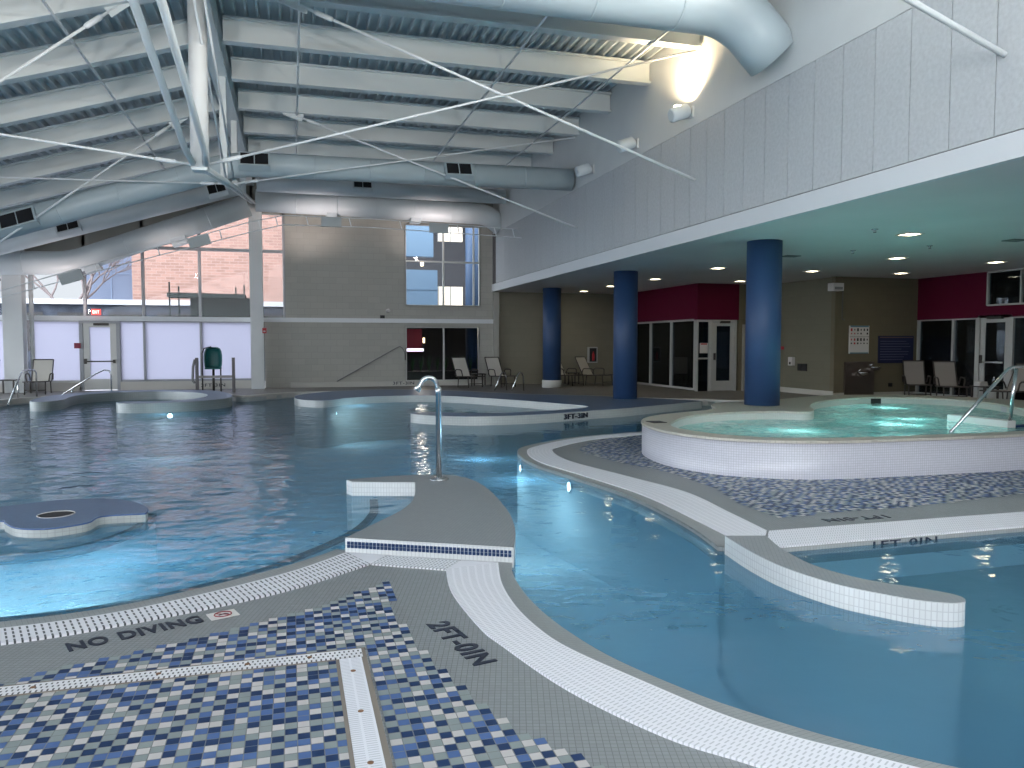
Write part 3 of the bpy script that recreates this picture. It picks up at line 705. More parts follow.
def wall_window_x(name, x, y0, y1, z0, z1, bars, pane, frame, t=.06, zb=()):
    o = MB()
    for z in (z0, z1): o.box(x-.05, x+.05, y0, y1, z-t/2, z+t/2)
    for yy in (y0, y1, *bars): o.box(x-.051, x+.051, yy-t/2, yy+t/2, z0, z1)
    o = struct(o.build(name, frame))
    MB().box(x+.01, x+.02, y0, y1, z0, z1).build('pane', pane, o); return o
wall_window_x('window_8', 11.45, 20.37, 24.9, .13, 2.18, [21.85, 23.29], GLASSD, FRAME)
wall_window_x('window_9', 16.45, 15.3, 17.17, .13, 2.12, [16.02], GLASSD, FRAME)
wall_window_x('window_10', 16.45, 9.0, 14.32, .13, 2.12, [12.9], GLASSD, FRAME)
wall_window_x('window_11', 16.42, 13.2, 15.0, 2.42, 3.22, [14.1], GLASSD, FRAME, .04)
o = MB()
for x in (11.43, 11.83): o.box(x-.03, x+.03, 20.22, 20.32, .08, 2.18)
o.box(11.4, 11.86, 20.225, 20.315, 2.12, 2.18).box(11.4, 11.86, 20.225, 20.315, 1.02, 1.07)
o = struct(o.build('window_12', FRAME)); MB().box(11.4, 11.83, 20.26, 20.27, .08, 2.18).build('pane', GLASSD, o)
def glass_door(name, M, w, frame):
    d = MB()
    d.box(0, .06, 0, .1, 0, 2.08, 0, M).box(w-.06, w, 0, .1, 0, 2.08, 0, M).box(0, w, 0, .1, 2.04, 2.1, 0, M)
    d = struct(d.build(name, frame))
    l = MB()
    for a, b, c, e in ((.07, .20, .01, 2.03), (w-.20, w-.07, .01, 2.03), (.2, w-.2, .01, .30), (.2, w-.2, 1.92, 2.03)): l.box(a, b, .03, .08, c, e, 0, M)
    l.build('door_leaf', frame, d)
    MB().box(.2, w-.2, .05, .06, .30, 1.92, 0, M).build('pane', GLASSD, d)
    MB().box(.10, .14, -.04, .02, .92, 1.12, 0, M).build('door_handle', DARKM, d)
    MB().box(.3, w-.25, -.05, .03, 2.0, 2.07, 0, M).build('door_closer', DARKM, d)
    return d
glass_door('door_2', Matrix.Translation((11.86, 20.2, .08)), .86, FRAME)
rz = Matrix.Translation((16.4, 15.27, .08)) @ Matrix.Rotation(-PI/2, 4, 'Z')
dd = glass_door('door_3', rz, .95, FRAME)
MB().box(.2, .75, -.05, -.02, .93, .97, 0, rz).build('push_bar', CHROME, dd)
gd = struct(MB().box(12.95, 13.6, 20.14, 20.2, .08, 2.0).box(12.9, 12.95, 20.12, 20.2, .08, 2.05).box(12.9, 13.65, 20.12, 20.2, 2.0, 2.05).build('door_4', mat('beige grey door', (.36, .34, .30), .6)))
MB().box(13.02, 13.06, 20.09, 20.14, 1.0, 1.16).build('door_handle', DARKM, gd)
# dim furnishing of the rooms behind glass
struct(MB().box(14.6, 14.7, 20.4, 25.4, .08, 2.6).build('wall_room_inner', mat('room inner wall', (.20, .26, .30), .8)))
tag(MB().box(13.0, 13.05, 21.2, 21.9, .75, 1.85).box(13.0, 13.04, 21.15, 21.95, .7, .75).build('notice_board', mat('pale blue board', (.35, .42, .48), .6)), 'pale notice board seen through the dark storefront glass', 'board')

# roof: corrugated deck + ridge
def corrugated(name, x0, x1, zf, period=.18, h=.10):
    m = MB(); x = x0; prof = []
    while x < x1:
        for dx, dz in ((0, 0), (.035, 0), (.05, h), (.165, h)):
            if x+dx <= x1: prof.append((x+dx, zf(x+dx)+dz))
        x += period
    ya, yb = -4, YB+.2
    vs = [(m.bm.verts.new((a, ya, b)), m.bm.verts.new((a, yb, b))) for a, b in prof]
    for p, q in zip(vs, vs[1:]): m.bm.faces.new((p[0], q[0], q[1], p[1]))
    return struct(m.build(name, DECKM, recalc=False))
corrugated('ceiling_roof_1', -1.2, 6.75, lambda x: 6.86)
corrugated('ceiling_roof_2', -12.6, -1.2, lambda x: 6.86-.31*(-1.2-x))
struct(MB().bar((-1.3, -4, 7.15), (-1.3, YB, 7.15), .3, .1).box(-1.3, 6.9, -4, YB+.2, 7.02, 7.1).build('roof_top_1', WHITE))
q = MB(); q.quad([(-12.7, -4, 3.5), (-1.2, -4, 7.06), (-1.2, YB+.2, 7.06), (-12.7, YB+.2, 3.5)]); struct(q.build('roof_top_2', WHITE))
struct(MB().box(-12.5, 20, -4.2, -4, 0, 3.3).build('wall_near', WALL2))
# left wall: glazed, beside the pool outside the picture
lw = MB()
for yy in [i*2.2-3 for i in range(14)]: lw.box(-12.55, -12.45, yy-.05, yy+.05, 0, 3.6)
for z in (.1, 1.2, 2.4, 3.4): lw.box(-12.55, -12.45, -4, YB, z-.05, z+.05)
lw = struct(lw.build('window_13', FRAME)); MB().box(-12.505, -12.495, -4, YB, 0, 3.5).build('pane', GLASS, lw)

# rafters: I sections
def ibeam(m, a, b, h=.40, w=.19, tf=.035):
    a, b = Vector(a), Vector(b); up = Vector((0, 0, 1))
    m.bar(a+up*(tf/2), b+up*(tf/2), w, tf); m.bar(a+up*(h-tf/2), b+up*(h-tf/2), w, tf); m.bar(a+up*(h/2), b+up*(h/2), .05, h-2*tf)
beam_y = [13.62+1.87*i for i in range(-7, 7)]
proto = {}
for i, yy in enumerate(beam_y):
    for side in ('right', 'left'):
        if side == 'right': A, B = (-1.0, 6.39), (6.595, 6.40)
        else: A, B = (-1.41, 6.31), (-12.4, 6.33-.31*11.05)
        if side not in proto:
            m = MB(); ibeam(m, (A[0], 0, A[1]), (B[0], 0, B[1])); o = m.build('rafter', STEEL_W); proto[side] = o
        else:
            o = proto[side].copy(); C.objects.link(o)
        o.location = (0, yy, 0)
        n = len(beam_y)-i
        pos = 'at the far wall' if n == 1 else f'number {n} counted from the far wall'
        words = ['', 'first', 'second', 'third', 'fourth', 'fifth', 'sixth', 'seventh', 'eighth', 'ninth', 'tenth', 'eleventh', 'twelfth', 'thirteenth', 'fourteenth'][n]
        tag(o, (f'level pale steel rafter over the panelled wall side, {words} from the far wall' if side == 'right' else f'sloping pale steel rafter over the window side, {words} from the far wall'), 'rafter', 'level roof rafters' if side == 'right' else 'sloping roof rafters')
        o['kind'] = 'thing'

# ridge truss
tr = thing('ridge_truss', 'long white ridge beam and its hanging tube truss under the roof ridge', 'truss', (-1.2, 11.75, 6.4)); tr['kind'] = 'thing'
m = MB(); ibeam(m, (-1.2, -4, 6.36), (-1.2, YB-.1, 6.36), .44, .28, .04); local(m.build('ridge_beam', STEEL_W, tr), tr)
for sx in (-.12, .12):
    local(MB().tube([(-1.2+sx, -3.5, 6.2), (-1.2+sx*1.0, 11.2, 4.06), (-1.2+sx*.6, 11.75, 3.98)], .043, 12).build('chord_tube', STEEL_W, tr), tr)
    local(MB().tube([(-1.2+sx*.5, 11.75, 3.98), (-1.12+sx*.5, 17.6, 4.80), (-1.05+sx*.5, 25.0, 5.75)], .035, 10).build('chord_rod', STEEL_W, tr), tr)
local(MB().tube([(-1.2, 11.75, 3.95), (-1.2, 11.75, 6.4)], .125, 20).build('king_post', WHITE, tr), tr)
local(MB().bar((-1.2, 11.66, 3.97), (-1.2, 11.9, 3.97), .2, .12).build('node_shoe', STEEL_W, tr), tr)
for yy, zz in ((15.3, 4.47), (18.2, 4.87), (21.5, 5.3)):
    local(MB().bar((-1.15, yy, zz), (-1.15, yy, 6.4), .12, .12, up=(0, 1, 0)).build('post', STEEL_W, tr), tr)
for sx in (-.04, .09):
    local(MB().tube([(-1.12+sx, 9.6, 6.38), (-1.05+sx, 14.9, 4.45)], .018, 8).build('tie_rod', RODM, tr), tr)

def rod(label, a, b, r=.017, gus=None, group='roof bracing rods'):
    a, b = Vector(a), Vector(b)
    t = thing('bracing_rod', label, 'bracing rod', a, 0, group); t['kind'] = 'thing'
    MB().tube([(0, 0, 0), b-a], r, 8).build('bar', RODM, t)
    d = (b-a).normalized()
    MB().tube([d*.25, d*.28, d*.5, d*.53], [r, r*1.8, r*1.8, r], 8).build('turnbuckle', RODM, t)
    if gus is not None: MB().bar(-d*.25, d*.16, .03, .16).build('gusset_plate', STEEL_W, t)
for yy, nm in ((5.88, 'third'), (11.75, 'second'), (17.38, 'first')):
    rod(f'rod falling from ridge to panelled wall, {nm} bracing row from the far wall', (.15, yy, 6.36), (6.59, yy+.05, 4.25), .022 if nm != 'third' else .03, 1)
    zn = 3.98+(yy-11.75)*.15 if yy > 11 else 4.8
    rod(f'rod rising from hanging truss to panelled wall, {nm} bracing row from the far wall', (-1.15, yy-.06, zn), (6.5, yy-.06, 6.34), .018)
    rod(f'rod falling from ridge toward the window side, {nm} bracing row from the far wall', (-2.2, yy, 6.06), (-5.9, yy, 3.13), .022, 1)
    rod(f'rod from hanging truss toward the window side, {nm} bracing row from the far wall', (-1.25, yy-.06, zn), (-6.2, yy-.06, {5.88: 4.78, 11.75: 4.5}.get(yy, 4.70)), .018)
for k, (x, z) in enumerate(((-2.93, 5.78), (.18, 6.37), (3.73, 6.37), (5.72, 6.37))):
    rod(['thin rod under the sloping rafters running toward the far wall', 'thin rod under the level rafters beside the ridge, running toward the far wall', 'thin rod under the middle of the level rafters, running toward the far wall', 'thin rod under the level rafter ends by the panelled wall'][k], (x, -3, z), (x, 24.9, z), .02)

# ------------------------------------------------------------------ ducts
def arc_pts(P, n=6):
    """round the corners of a 3d polyline a little"""
    P = [Vector(p) for p in P]; out = [P[0]]
    for a, b, c in zip(P, P[1:], P[2:]):
        k = min(.45, (b-a).length*.45, (c-b).length*.45)
        s0 = b+(a-b).normalized()*k; s1 = b+(c-b).normalized()*k
        for i in range(n+1):
            t = i/n; out.append((1-t)**2*s0+2*t*(1-t)*b+t*t*s1)
    out.append(P[-1]); return out
def duct(label, pts, r, grilles=(), boots=(), seams=0, DUCTW=DUCTW):
    t = thing('air_duct', label, 'duct', pts[0]); t['kind'] = 'thing'; p0 = Vector(pts[0])
    P = [p-p0 for p in arc_pts(pts)]
    MB().tube(P, r, 28).build('pipe', DUCTW, t)
    if seams:
        for a, b in zip([Vector(p)-p0 for p in pts], [Vector(p)-p0 for p in pts[1:]]):
            L = (b-a).length
            for i in range(1, int(L/1.2)+1):
                c = a.lerp(b, i*1.2/L)
                if (c-a).length < .5 or (c-b).length < .5: continue
                d = (b-a).normalized(); MB().tube([c-d*.012, c+d*.012], r+.004, 28).build('seam_collar', DUCTW, t)
    for g0, ax, w, h in grilles:
        g0 = Vector(g0)-p0; ax = Vector(ax).normalized()
        M = Matrix.Translation(g0) @ Matrix((ax, Vector((0, 1, 0)), ax.cross(Vector((0, 1, 0))))).transposed().to_4x4() @ Matrix.Rotation(math.radians(-28), 4, 'X')
        fr = MB()
        fr.box(-w/2-.04, w/2+.04, -.12, .06, -h/2-.04, h/2+.04, 0, M); fr = fr.build('grille_box', DUCTW, t)
        gb = MB().box(-w/2, -.012, -.13, -.10, -h/2, h/2, 0, M).box(.012, w/2, -.13, -.10, -h/2, h/2, 0, M); gb.build('grille', BLACK, fr)
    for b0, ax, w, h in boots:
        b0 = Vector(b0)-p0; ax = Vector(ax).normalized()
        M = Matrix.Translation(b0) @ Matrix((ax, Vector((0, 1, 0)), ax.cross(Vector((0, 1, 0))))).transposed().to_4x4()
        MB().box(-w/2, w/2, -.2, .2, -h/2, h/2, 0, M).build('outlet_boot', DUCTW, t)
sl = (-1, 0, -.40)
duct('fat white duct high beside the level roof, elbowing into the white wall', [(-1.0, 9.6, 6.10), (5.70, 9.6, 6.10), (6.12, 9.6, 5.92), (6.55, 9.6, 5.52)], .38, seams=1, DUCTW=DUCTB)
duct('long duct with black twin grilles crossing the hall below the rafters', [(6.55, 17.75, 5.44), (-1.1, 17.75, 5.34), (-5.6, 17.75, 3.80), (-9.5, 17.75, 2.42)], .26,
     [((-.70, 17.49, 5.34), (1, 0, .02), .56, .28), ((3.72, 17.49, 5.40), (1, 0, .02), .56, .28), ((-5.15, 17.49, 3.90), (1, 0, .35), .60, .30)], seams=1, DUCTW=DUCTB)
duct('white duct lying along the far wall above its windows', [(6.7, 24.72, 5.35), (6.2, 24.72, 5.70), (-.98, 24.72, 5.80)], .33, boots=[((1.25, 24.72, 5.42), (1, 0, 0), .32, .16), ((3.85, 24.72, 5.40), (1, 0, 0), .32, .16)], seams=1)
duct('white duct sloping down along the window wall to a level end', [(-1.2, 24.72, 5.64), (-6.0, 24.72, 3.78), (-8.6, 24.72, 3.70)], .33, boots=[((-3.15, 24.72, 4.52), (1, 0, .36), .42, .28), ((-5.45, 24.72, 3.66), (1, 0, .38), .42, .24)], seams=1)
duct('slimmer pale duct with black grilles behind the long one, under level rafters', [(6.5, 23.6, 6.08), (-.9, 23.6, 6.08)], .22, [((2.08, 23.40, 6.16), (1, 0, 0), .50, .34)])
duct('slimmer pale duct with black grilles sloping down on the window side', [(-1.3, 23.6, 6.0), (-8.5, 23.6, 3.75)], .24, [((-1.95, 23.4, 5.78), (1, 0, .31), .46, .28), ((-5.72, 23.4, 4.60), (1, 0, .31), .52, .30)])

# cable light track strung across the far end
tk = thing('cable_track', 'pair of thin cables with grey lamp plates strung before the far wall', 'cable track', (-1.1, 22.0, 4.7)); tk['kind'] = 'thing'
up = [(-9.0, 22, 2.15), (-6.95, 22, 2.80), (-4.1, 22, 3.76), (-1.03, 22, 4.74), (-.15, 22, 4.96), (2.16, 22, 4.97), (5.47, 22, 4.88), (6.58, 22, 4.84)]
lo = [(-9.0, 22, 1.95), (-6.96, 22, 2.62), (-4.1, 22, 3.54), (-1.03, 22, 4.47), (-.15, 22, 4.71), (2.16, 22, 4.73), (5.47, 22, 4.64), (6.58, 22, 4.60)]
for L in (up, lo): local(MB().tube(L, .013, 6).build('cable', RODM, tk), tk)
for i in range(1, 7):
    for f in (.25, .75):
        a = Vector(up[i]).lerp(Vector(up[i+1]), f) if i < 7 else 0; b = Vector(lo[i]).lerp(Vector(lo[i+1]), f)
        local(MB().bar(a, b+Vector((.06, 0, 0)), .025, .025, up=(0, 1, 0)).build('spacer', RODM, tk), tk)
for x, z, s in ((-2.3, 4.18, .31), (-5.35, 3.17, .33), (1.1, 4.83, 0), (4.1, 4.78, -.02)):
    M = Matrix.Translation((x, 21.97, z)) @ Matrix.Rotation(-math.atan(s), 4, 'Y')
    local(MB().box(-.27, .27, -.05, .05, -.13, .13, 0, M).build('lamp_plate', mat('grey lamp plate', (.45, .49, .50), .5) if 'grey lamp plate' not in bpy.data.materials else bpy.data.materials['grey lamp plate'], tk), tk)

# ------------------------------------------------------------------ wall uplights and soffit downlights
LAMP = emit_mat('lamp glow', (1, .86, .62), 30)
for i, (yy, lit) in enumerate(((11.98, True), (14.15, False), (16.45, False))):
    t = thing('wall_uplight', ['lit cylindrical uplight on the white wall with a glowing patch above', 'unlit cylindrical uplight, middle one of the wall row above the grey panels', 'unlit cylindrical uplight next to the long grilled duct end'][i], 'light', (6.61, yy, 5.42), 0, 'wall uplights'); t['kind'] = 'thing'
    MB().box(-.03, 0, -.07, .07, -.09, .09).build('wall_plate', WHITE, t)
    MB().tube([(0, 0, 0), (-.16, 0, .02)], .03, 10).build('arm', WHITE, t)
    M = Matrix.Translation((-.26, 0, .0)) @ Matrix.Rotation(math.radians(20), 4, 'Y') @ Matrix.Rotation(math.radians(0), 4, 'X')
    MB().tube([(-.42, -.03, -.10), (-.40, -.03, -.095), (-.10, 0, .02), (-.08, 0, .03)], [.085, .12, .12, .10], 20).build('housing', DUCTW, t)
    if lit:
        MB().box(-.33, -.14, -.06, .03, .075, .085).build('lamp', LAMP, t)
dl = [(9.53, 10.2), (11.96, 13.12), (14.62, 15.9), (12.14, 16.04), (9.55, 16.0), (12.15, 19.17), (9.54, 19.2), (9.45, 24.3), (14.6, 13.18), (9.42, 21.93)]
DOWN = emit_mat('downlight glow', (1, .88, .60), 9)
where = ['over the spa water, largest in view', 'behind the spa, in line with the pictogram notice', 'by the sign wall corner', 'above the olive wall corner', 'just past the big blue column', 'above the red corner storefront', 'between the two thicker blue columns', 'over the far alcove lounger', 'by the red wall with the high window', 'beside the middle blue column']
tr0 = None
for i, (x, y) in enumerate(dl):
    t = thing('downlight', 'lit square recessed downlight ' + where[i], 'light', (x, y, 3.24), 0, 'soffit downlights')
    t['kind'] = 'thing'
    if tr0 is None:
        fr = MB()
        for a, b, c, d in ((-.15, .15, -.15, -.12), (-.15, .15, .12, .15), (-.15, -.12, -.12, .12), (.12, .15, -.12, .12)): fr.box(a, b, c, d, -.012, 0)
        f0 = fr.build('trim_ring', SIGNW, t); l0 = MB().box(-.12, .12, -.12, .12, -.008, -.001).build('lens', DOWN, t); tr0 = (f0, l0)
    else:
        for q in tr0:
            c = q.copy(); C.objects.link(c); c.parent = t
for i, (x, y) in enumerate(((9.63, 13.4), (11.8, 10.3))):
    tag(MB().box(x-.16, x+.16, y-.12, y+.12, 3.226, 3.24).build('ceiling_vent', mat('dark vent', (.12, .14, .14), .6) if i == 0 else bpy.data.materials['dark vent']), ['dark ceiling vent beside the big blue column', 'dark ceiling vent above the spa handrails'][i], 'vent')
for i, (x, y) in enumerate(((8.6, 9.9), (10.2, 12.3), (11.0, 11.3))):
    tag(MB().lathe([(.05, 3.24), (.05, 3.232), (.02, 3.228), (.02, 3.19), (.03, 3.185)], 12).build('sprinkler_head', CHROME), ['small sprinkler head in the soffit near its pool edge', 'small sprinkler head between lit downlights over the spa', 'small sprinkler head in the soffit near the high window'][i], 'sprinkler').location = (x, y, 0)

# ------------------------------------------------------------------ wall fittings
t = thing('exit_sign', 'red EXIT sign on the beam above the frosted door', 'sign', (-5.55, YB-.12, 2.33))
MB().box(-.12, .12, -.03, .03, 0, .17).build('housing', EXITM, t)
text_fit('exit_lettering', 'EXIT', .18, .09, emit_mat('exit letters', (1, .75, .7), 2), (-.09, -.031, .04), (1, 0, 0), (0, 0, 1), t)
tag(MB().box(-6.17, -6.0, YB-.09, YB-.06, 1.34, 1.50).build('alarm_sign', MAROON), 'small maroon sign on the frosted glass beside the door', 'sign')
t = thing('fire_alarm', 'small red fire alarm on the white pier', 'fire alarm', (-.80, 24.97, 1.80))
MB().box(-.06, .06, -.03, .03, 0, .16).build('box', RED, t); MB().box(-.03, .03, -.04, -.03, .04, .08).build('lever', SIGNW, t)
t = thing('extinguisher_cabinet', 'grey wall cabinet with fire extinguisher beside the alcove lounger', 'cabinet', (10.23, YB-.12, .80))
MB().box(-.17, .17, 0, .12, 0, .56).build('body', FRAME, t); MB().box(-.13, .13, -.01, .0, .04, .52).build('door_glass', BLACK, t)
MB().lathe([(.045, .08), (.045, .3), (.02, .35), (.02, .4)], 14, Matrix.Translation((0, -.03, 0))).build('extinguisher', RED, t)
rail('wall_handrail', 'thin sloping handrail on the block wall ending in a hook', [[(1.39, YB-.06, .26), (3.30, YB-.06, 1.33), (3.42, YB-.06, 1.39), (3.52, YB-.06, 1.33), (3.60, YB-.06, 1.15), (3.60, YB-.06, .93)]], .018, m=mat('dull steel', (.25, .25, .25), .4, .6))
for x, z, l in ((2.86, 2.52, 'small black box on the white wall ledge'), ):
    tag(MB().box(x-.07, x+.07, YB-.16, YB-.04, 2.30, 2.40).build('ledge_box', BLACK), l, 'box')
tag(MB().lathe([(.07, 0), (.07, .08), (.03, .1)], 16, Matrix.Translation((3.06, YB, 2.55)) @ Matrix.Rotation(PI/2, 4, 'X')).build('wall_sensor', SIGNW), 'small round white sensor on the block wall above the ledge', 'sensor')
# notices by the fountain
yw = 17.2
t = thing('pictogram_sign', 'white safety notice with rows of pictograms and pale blue bands', 'sign', (14.506, yw-.02, 1.22))
MB().box(-.31, .31, -.01, .02, 0, .74).build('board', SIGNW, t)
MB().box(-.29, .29, -.014, -.01, .70, .74).box(-.29, .29, -.014, -.01, 0, .03).build('colour_band', SIGNT, t)
MB().box(-.31, .31, -.014, -.01, .44, .448).build('divider_line', BLACK, t)
for r, (z, hh) in enumerate(((.63, .08), (.53, .06), (.37, .08), (.27, .05))):
    for c in range(6):
        if random.random() < .8:
            x = -.25+c*.10; k = random.uniform(.5, 1)
            MB().box(x-.025*k, x+.025*k, -.014, -.01, z-hh*k/2, z+hh*k/2).build('pictogram', BLACK if random.random() < .75 else RED, t)
t = thing('rules_sign', 'dark navy notice board with lines of pale writing', 'sign', (15.70, yw-.02, .96))
MB().box(-.57, .57, -.01, .02, 0, .73).build('board', SIGNB, t)
for i in range(8):
    z = .58-.07*i; w = random.uniform(.5, 1.0)
    MB().box(-.52, -.52+1.0*w, -.014, -.01, z, z+.012).build('text_line', mat('faded print', (.16, .17, .26), .6) if 'faded print' not in bpy.data.materials else bpy.data.materials['faded print'], t)
MB().box(-.54, .54, -.014, -.01, .68, .70).build('header_line', mat('brown print', (.2, .12, .10), .6), t)
t = thing('drinking_fountain', 'dark steel drinking fountain with two bowls under the pictogram notice', 'drinking fountain', (14.52, yw-.004, .10))
MB().box(-.46, .46, -.06, 0, 0, .90).build('back_panel', STAIN, t)
for x, z, nm in ((-.04, .52, 'low'), (.34, .66, 'high')):
    bo = MB(); bo.lathe([(.02, 0), (.10, .03), (.15, .09), (.16, .11), (.12, .105), (.05, .06)], 20, Matrix.Translation((x, -.22, z))); bo.box(x-.1, x+.1, -.22, -.05, z+.02, z+.09)
    bo = bo.build('bowl', CHROME, t); MB().tube([(x-.08, -.14, z+.1), (x-.08, -.15, z+.16), (x-.05, -.2, z+.17)], .012, 8).build('tap', CHROME, bo)
t = thing('wall_speaker', 'white box speaker with a conduit high on the olive wall corner', 'speaker', (13.62, yw-.16, 2.85))
MB().box(-.16, .16, -.12, .10, 0, .2).build('box', SIGNW, t); MB().box(-.12, .12, -.13, -.12, .03, .1).build('grille', mat('grey grille', (.25, .25, .25), .6), t)
MB().tube([(.16, .08, .1), (.30, .12, .08), (.33, .13, -.02), (.33, .13, -.72), (.40, .13, -.74)], .018, 8).build('conduit', mat('conduit grey', (.12, .11, .09), .5), t)
xw = 13.75
t = thing('soap_dispenser', 'small white dispenser on the olive wall', 'dispenser', (xw, 18.93, .86)); MB().box(-.1, 0, -.09, .09, 0, .24).build('case', SIGNW, t); MB().box(-.11, -.1, -.03, .03, .03, .1).build('lever', BLACK, t)
t = thing('switch_plate', 'pair of dark switch plates beside the white dispenser', 'switch', (xw, 18.5, .72)); MB().box(-.02, 0, -.2, -.01, 0, .2).build('plate', BLACK, t); MB().box(-.02, 0, .01, .2, 0, .2).build('plate', BLACK, t)
tag(MB().box(xw-.03, xw, 19.36, 19.46, 1.31, 1.40).build('alarm_button', RED), 'small red wall button above the dispenser', 'button')
tag(MB().box(15.50, 15.62, yw-.02, yw, .32, .42).build('wall_outlet', BLACK), 'small dark outlet low on the wall under the navy notice', 'outlet')
t = thing('glass_notice', 'white paper notice with a red heading on the storefront glass', 'notice', (11.62, 20.19, 1.20)); MB().box(-.13, .13, -.005, .005, 0, .30).build('paper', SIGNW, t); MB().box(-.10, .10, -.008, -.005, .25, .29).build('heading', RED, t)

# ------------------------------------------------------------------ loungers and tables
def make_lounger(fab, label, loc, rz, group='sling loungers'):
    t = thing('sun_lounger', label, 'sun lounger', loc, rz, group)
    # local: feet toward -y, back toward +y
    sl = MB()
    sl.bm.faces.ensure_lookup_table()
    P = [(-.78, .36), (-.3, .34), (.22, .33)]
    for (y0, z0), (y1, z1) in zip(P, P[1:]): sl.bar((0, y0, z0), (0, y1, z1), .46, .02)
    sl.build('seat', fab, t)
    MB().bar((0, .20, .34), (0, .56, .92), .46, .02).build('backrest', fab, t)
    fr = MB()
    for s in (-1, 1):
        fr.tube([(s*.25, -.80, .36), (s*.25, .22, .33), (s*.25, .57, .94)], .016, 8)
    fr.tube([(-.25, -.80, .36), (.25, -.80, .36)], .016, 8).tube([(-.25, .57, .94), (.25, .57, .94)], .016, 8)
    fr.build('frame', BRONZE, t)
    for s in (-1, 1):
        MB().tube([(s*.25, -.62, .35), (s*.25, -.66, .0)], .016, 8).build('leg', BRONZE, t)
        MB().tube([(s*.25, .05, .33), (s*.25, .10, .0)], .016, 8).build('leg', BRONZE, t)
        MB().tube([(s*.27, -.28, .35), (s*.295, -.26, .52), (s*.30, -.20, .555), (s*.30, .12, .56), (s*.295, .18, .52), (s*.28, .24, .38)], .018, 8).build('armrest', BRONZE, t)
    MB().tube([(-.25, -.65, .12), (.25, -.65, .12)], .012, 8).build('stretcher', BRONZE, t)
    return t
L0 = make_lounger(SLING, 'pale sling lounger beside the frosted glass door', (-6.85, 24.55, .08), .08)
def lounger(label, loc, rz):
    o = copy_tree(L0); o.location = loc; o.rotation_euler = (0, 0, rz); o['label'] = label; return o
lounger('pale sling lounger cut by the picture edge beyond the side table', (-8.35, 24.7, .08), -.1)
lounger('pale sling lounger in front of the lower dark window', (5.45, 24.5, .08), .25)
lounger('pale sling lounger between the lower dark window and the small steel rails', (6.55, 24.45, .08), .2)
lounger('pale sling lounger below the extinguisher cabinet', (9.8, 24.35, .08), .5)
lounger('pale sling lounger half hidden by the plinthed blue column', (8.85, 24.5, .08), .4)
D0 = make_lounger(SLINGD, 'taupe sling lounger nearest the navy notice by the red wall', (15.75, 16.5, .08), -PI/2+.95)
o = copy_tree(D0); o.location = (15.85, 15.55, .08); o.rotation_euler = (0, 0, -PI/2+1.0); o['label'] = 'taupe sling lounger beside the table with a towel'
o = copy_tree(D0); o.location = (15.6, 13.55, .08); o.rotation_euler = (0, 0, -PI/2+.2); o['label'] = 'taupe sling lounger behind the spa handrail post'
def make_table(label, loc, w=.45, h=.40):
    t = thing('side_table', label, 'table', loc, 0, 'small side tables')
    MB().box(-w/2, w/2, -w/2, w/2, h-.03, h).build('tabletop', DARKM, t, bevel=.008)
    for sx in (-1, 1):
        for sy in (-1, 1): MB().box(sx*(w/2-.04)-.018, sx*(w/2-.04)+.018, sy*(w/2-.04)-.018, sy*(w/2-.04)+.018, 0, h-.03).build('leg', BRONZE, t)
    return t
T0 = make_table('dark side table between the loungers by the white pier', (-7.62, 24.5, .08))
for l, p in (('dark side table between loungers under the lower dark window', (6.0, 25.1, .08)), ('dark side table between loungers in the alcove', (9.35, 25.15, .08)), ('dark side table with towel and bottle by the red wall', (15.85, 14.5, .08))):
    o = copy_tree(T0); o.location = p; o['label'] = l
tb = MB()
for i in range(3): tb.box(-.13+.01*i, .13-.012*i, -.09, .09, .035*i, .035*i+.034)
tb = tb.build('folded_towel', SIGNW, bevel=.014); tb.location = (15.76, 14.53, .48); tag(tb, 'folded white towel lying on the side table by the red wall', 'towel')
t = thing('water_bottle', 'small clear water bottle standing on the towel table', 'bottle', (15.98, 14.38, .48))
MB().lathe([(.03, 0), (.032, .02), (.032, .14), (.014, .18), (.014, .19)], 14).build('body', mat('bottle plastic', (.35, .42, .48), .2), t)
MB().lathe([(.016, .19), (.016, .215)], 12).build('cap', SIGNW, t)

# ------------------------------------------------------------------ pool hoist / guard chair
t = thing('lift_chair', 'teal bucket seat on a steel stand behind the C-shaped wall', 'pool lift', (-2.2, 23.9, .08))
seat = MB()
prof = [(.60, .86), (.66, .95), (.80, 1.0), (.96, 1.0), (1.08, .93), (1.16, .78), (1.20, .5)]
for i in range(12):
    a0 = -PI*.06+i*PI*1.12/12; a1 = a0+PI*1.12/12
    for (z0, k0), (z1, k1) in zip(prof, prof[1:]):
        p = lambda a, z, k: (.25*k*math.cos(a), .21*k*math.sin(a), z+.10)
        seat.quad([p(a0, z0, k0), p(a1, z0, k0), p(a1, z1, k1), p(a0, z1, k1)])
bmesh.ops.remove_doubles(seat.bm, verts=seat.bm.verts[:], dist=.002)
o = seat.build('bucket_seat', TEAL, t); sm = o.modifiers.new('thick', 'SOLIDIFY'); sm.thickness = .03
MB().box(-.22, .22, -.18, .20, .66, .72).build('seat_pan', TEAL, t, bevel=.02)
MB().tube([(0, .03, .0), (0, .03, .66)], .035, 10).build('pedestal', DARKM, t)
fr = MB(); fr.tube([(-.30, 0, 0), (-.30, 0, 1.12), (-.24, 0, 1.26), (-.05, .05, 1.31)], .02, 8).tube([(.20, 0, 0), (.20, 0, .7)], .02, 8); fr.build('stand_frame', DARKM, t)
MB().box(-.40, .56, -.42, -.36, .42, .49).build('cross_rail', mat('grey brown rail', (.28, .26, .24), .5), t)
for x in (-.40, .58): MB().box(x-.04, x+.04, -.45, -.33, 0, 1.0).build('side_post', mat('post brown', (.13, .12, .12), .5) if 'post brown' not in bpy.data.materials else bpy.data.materials['post brown'], t)
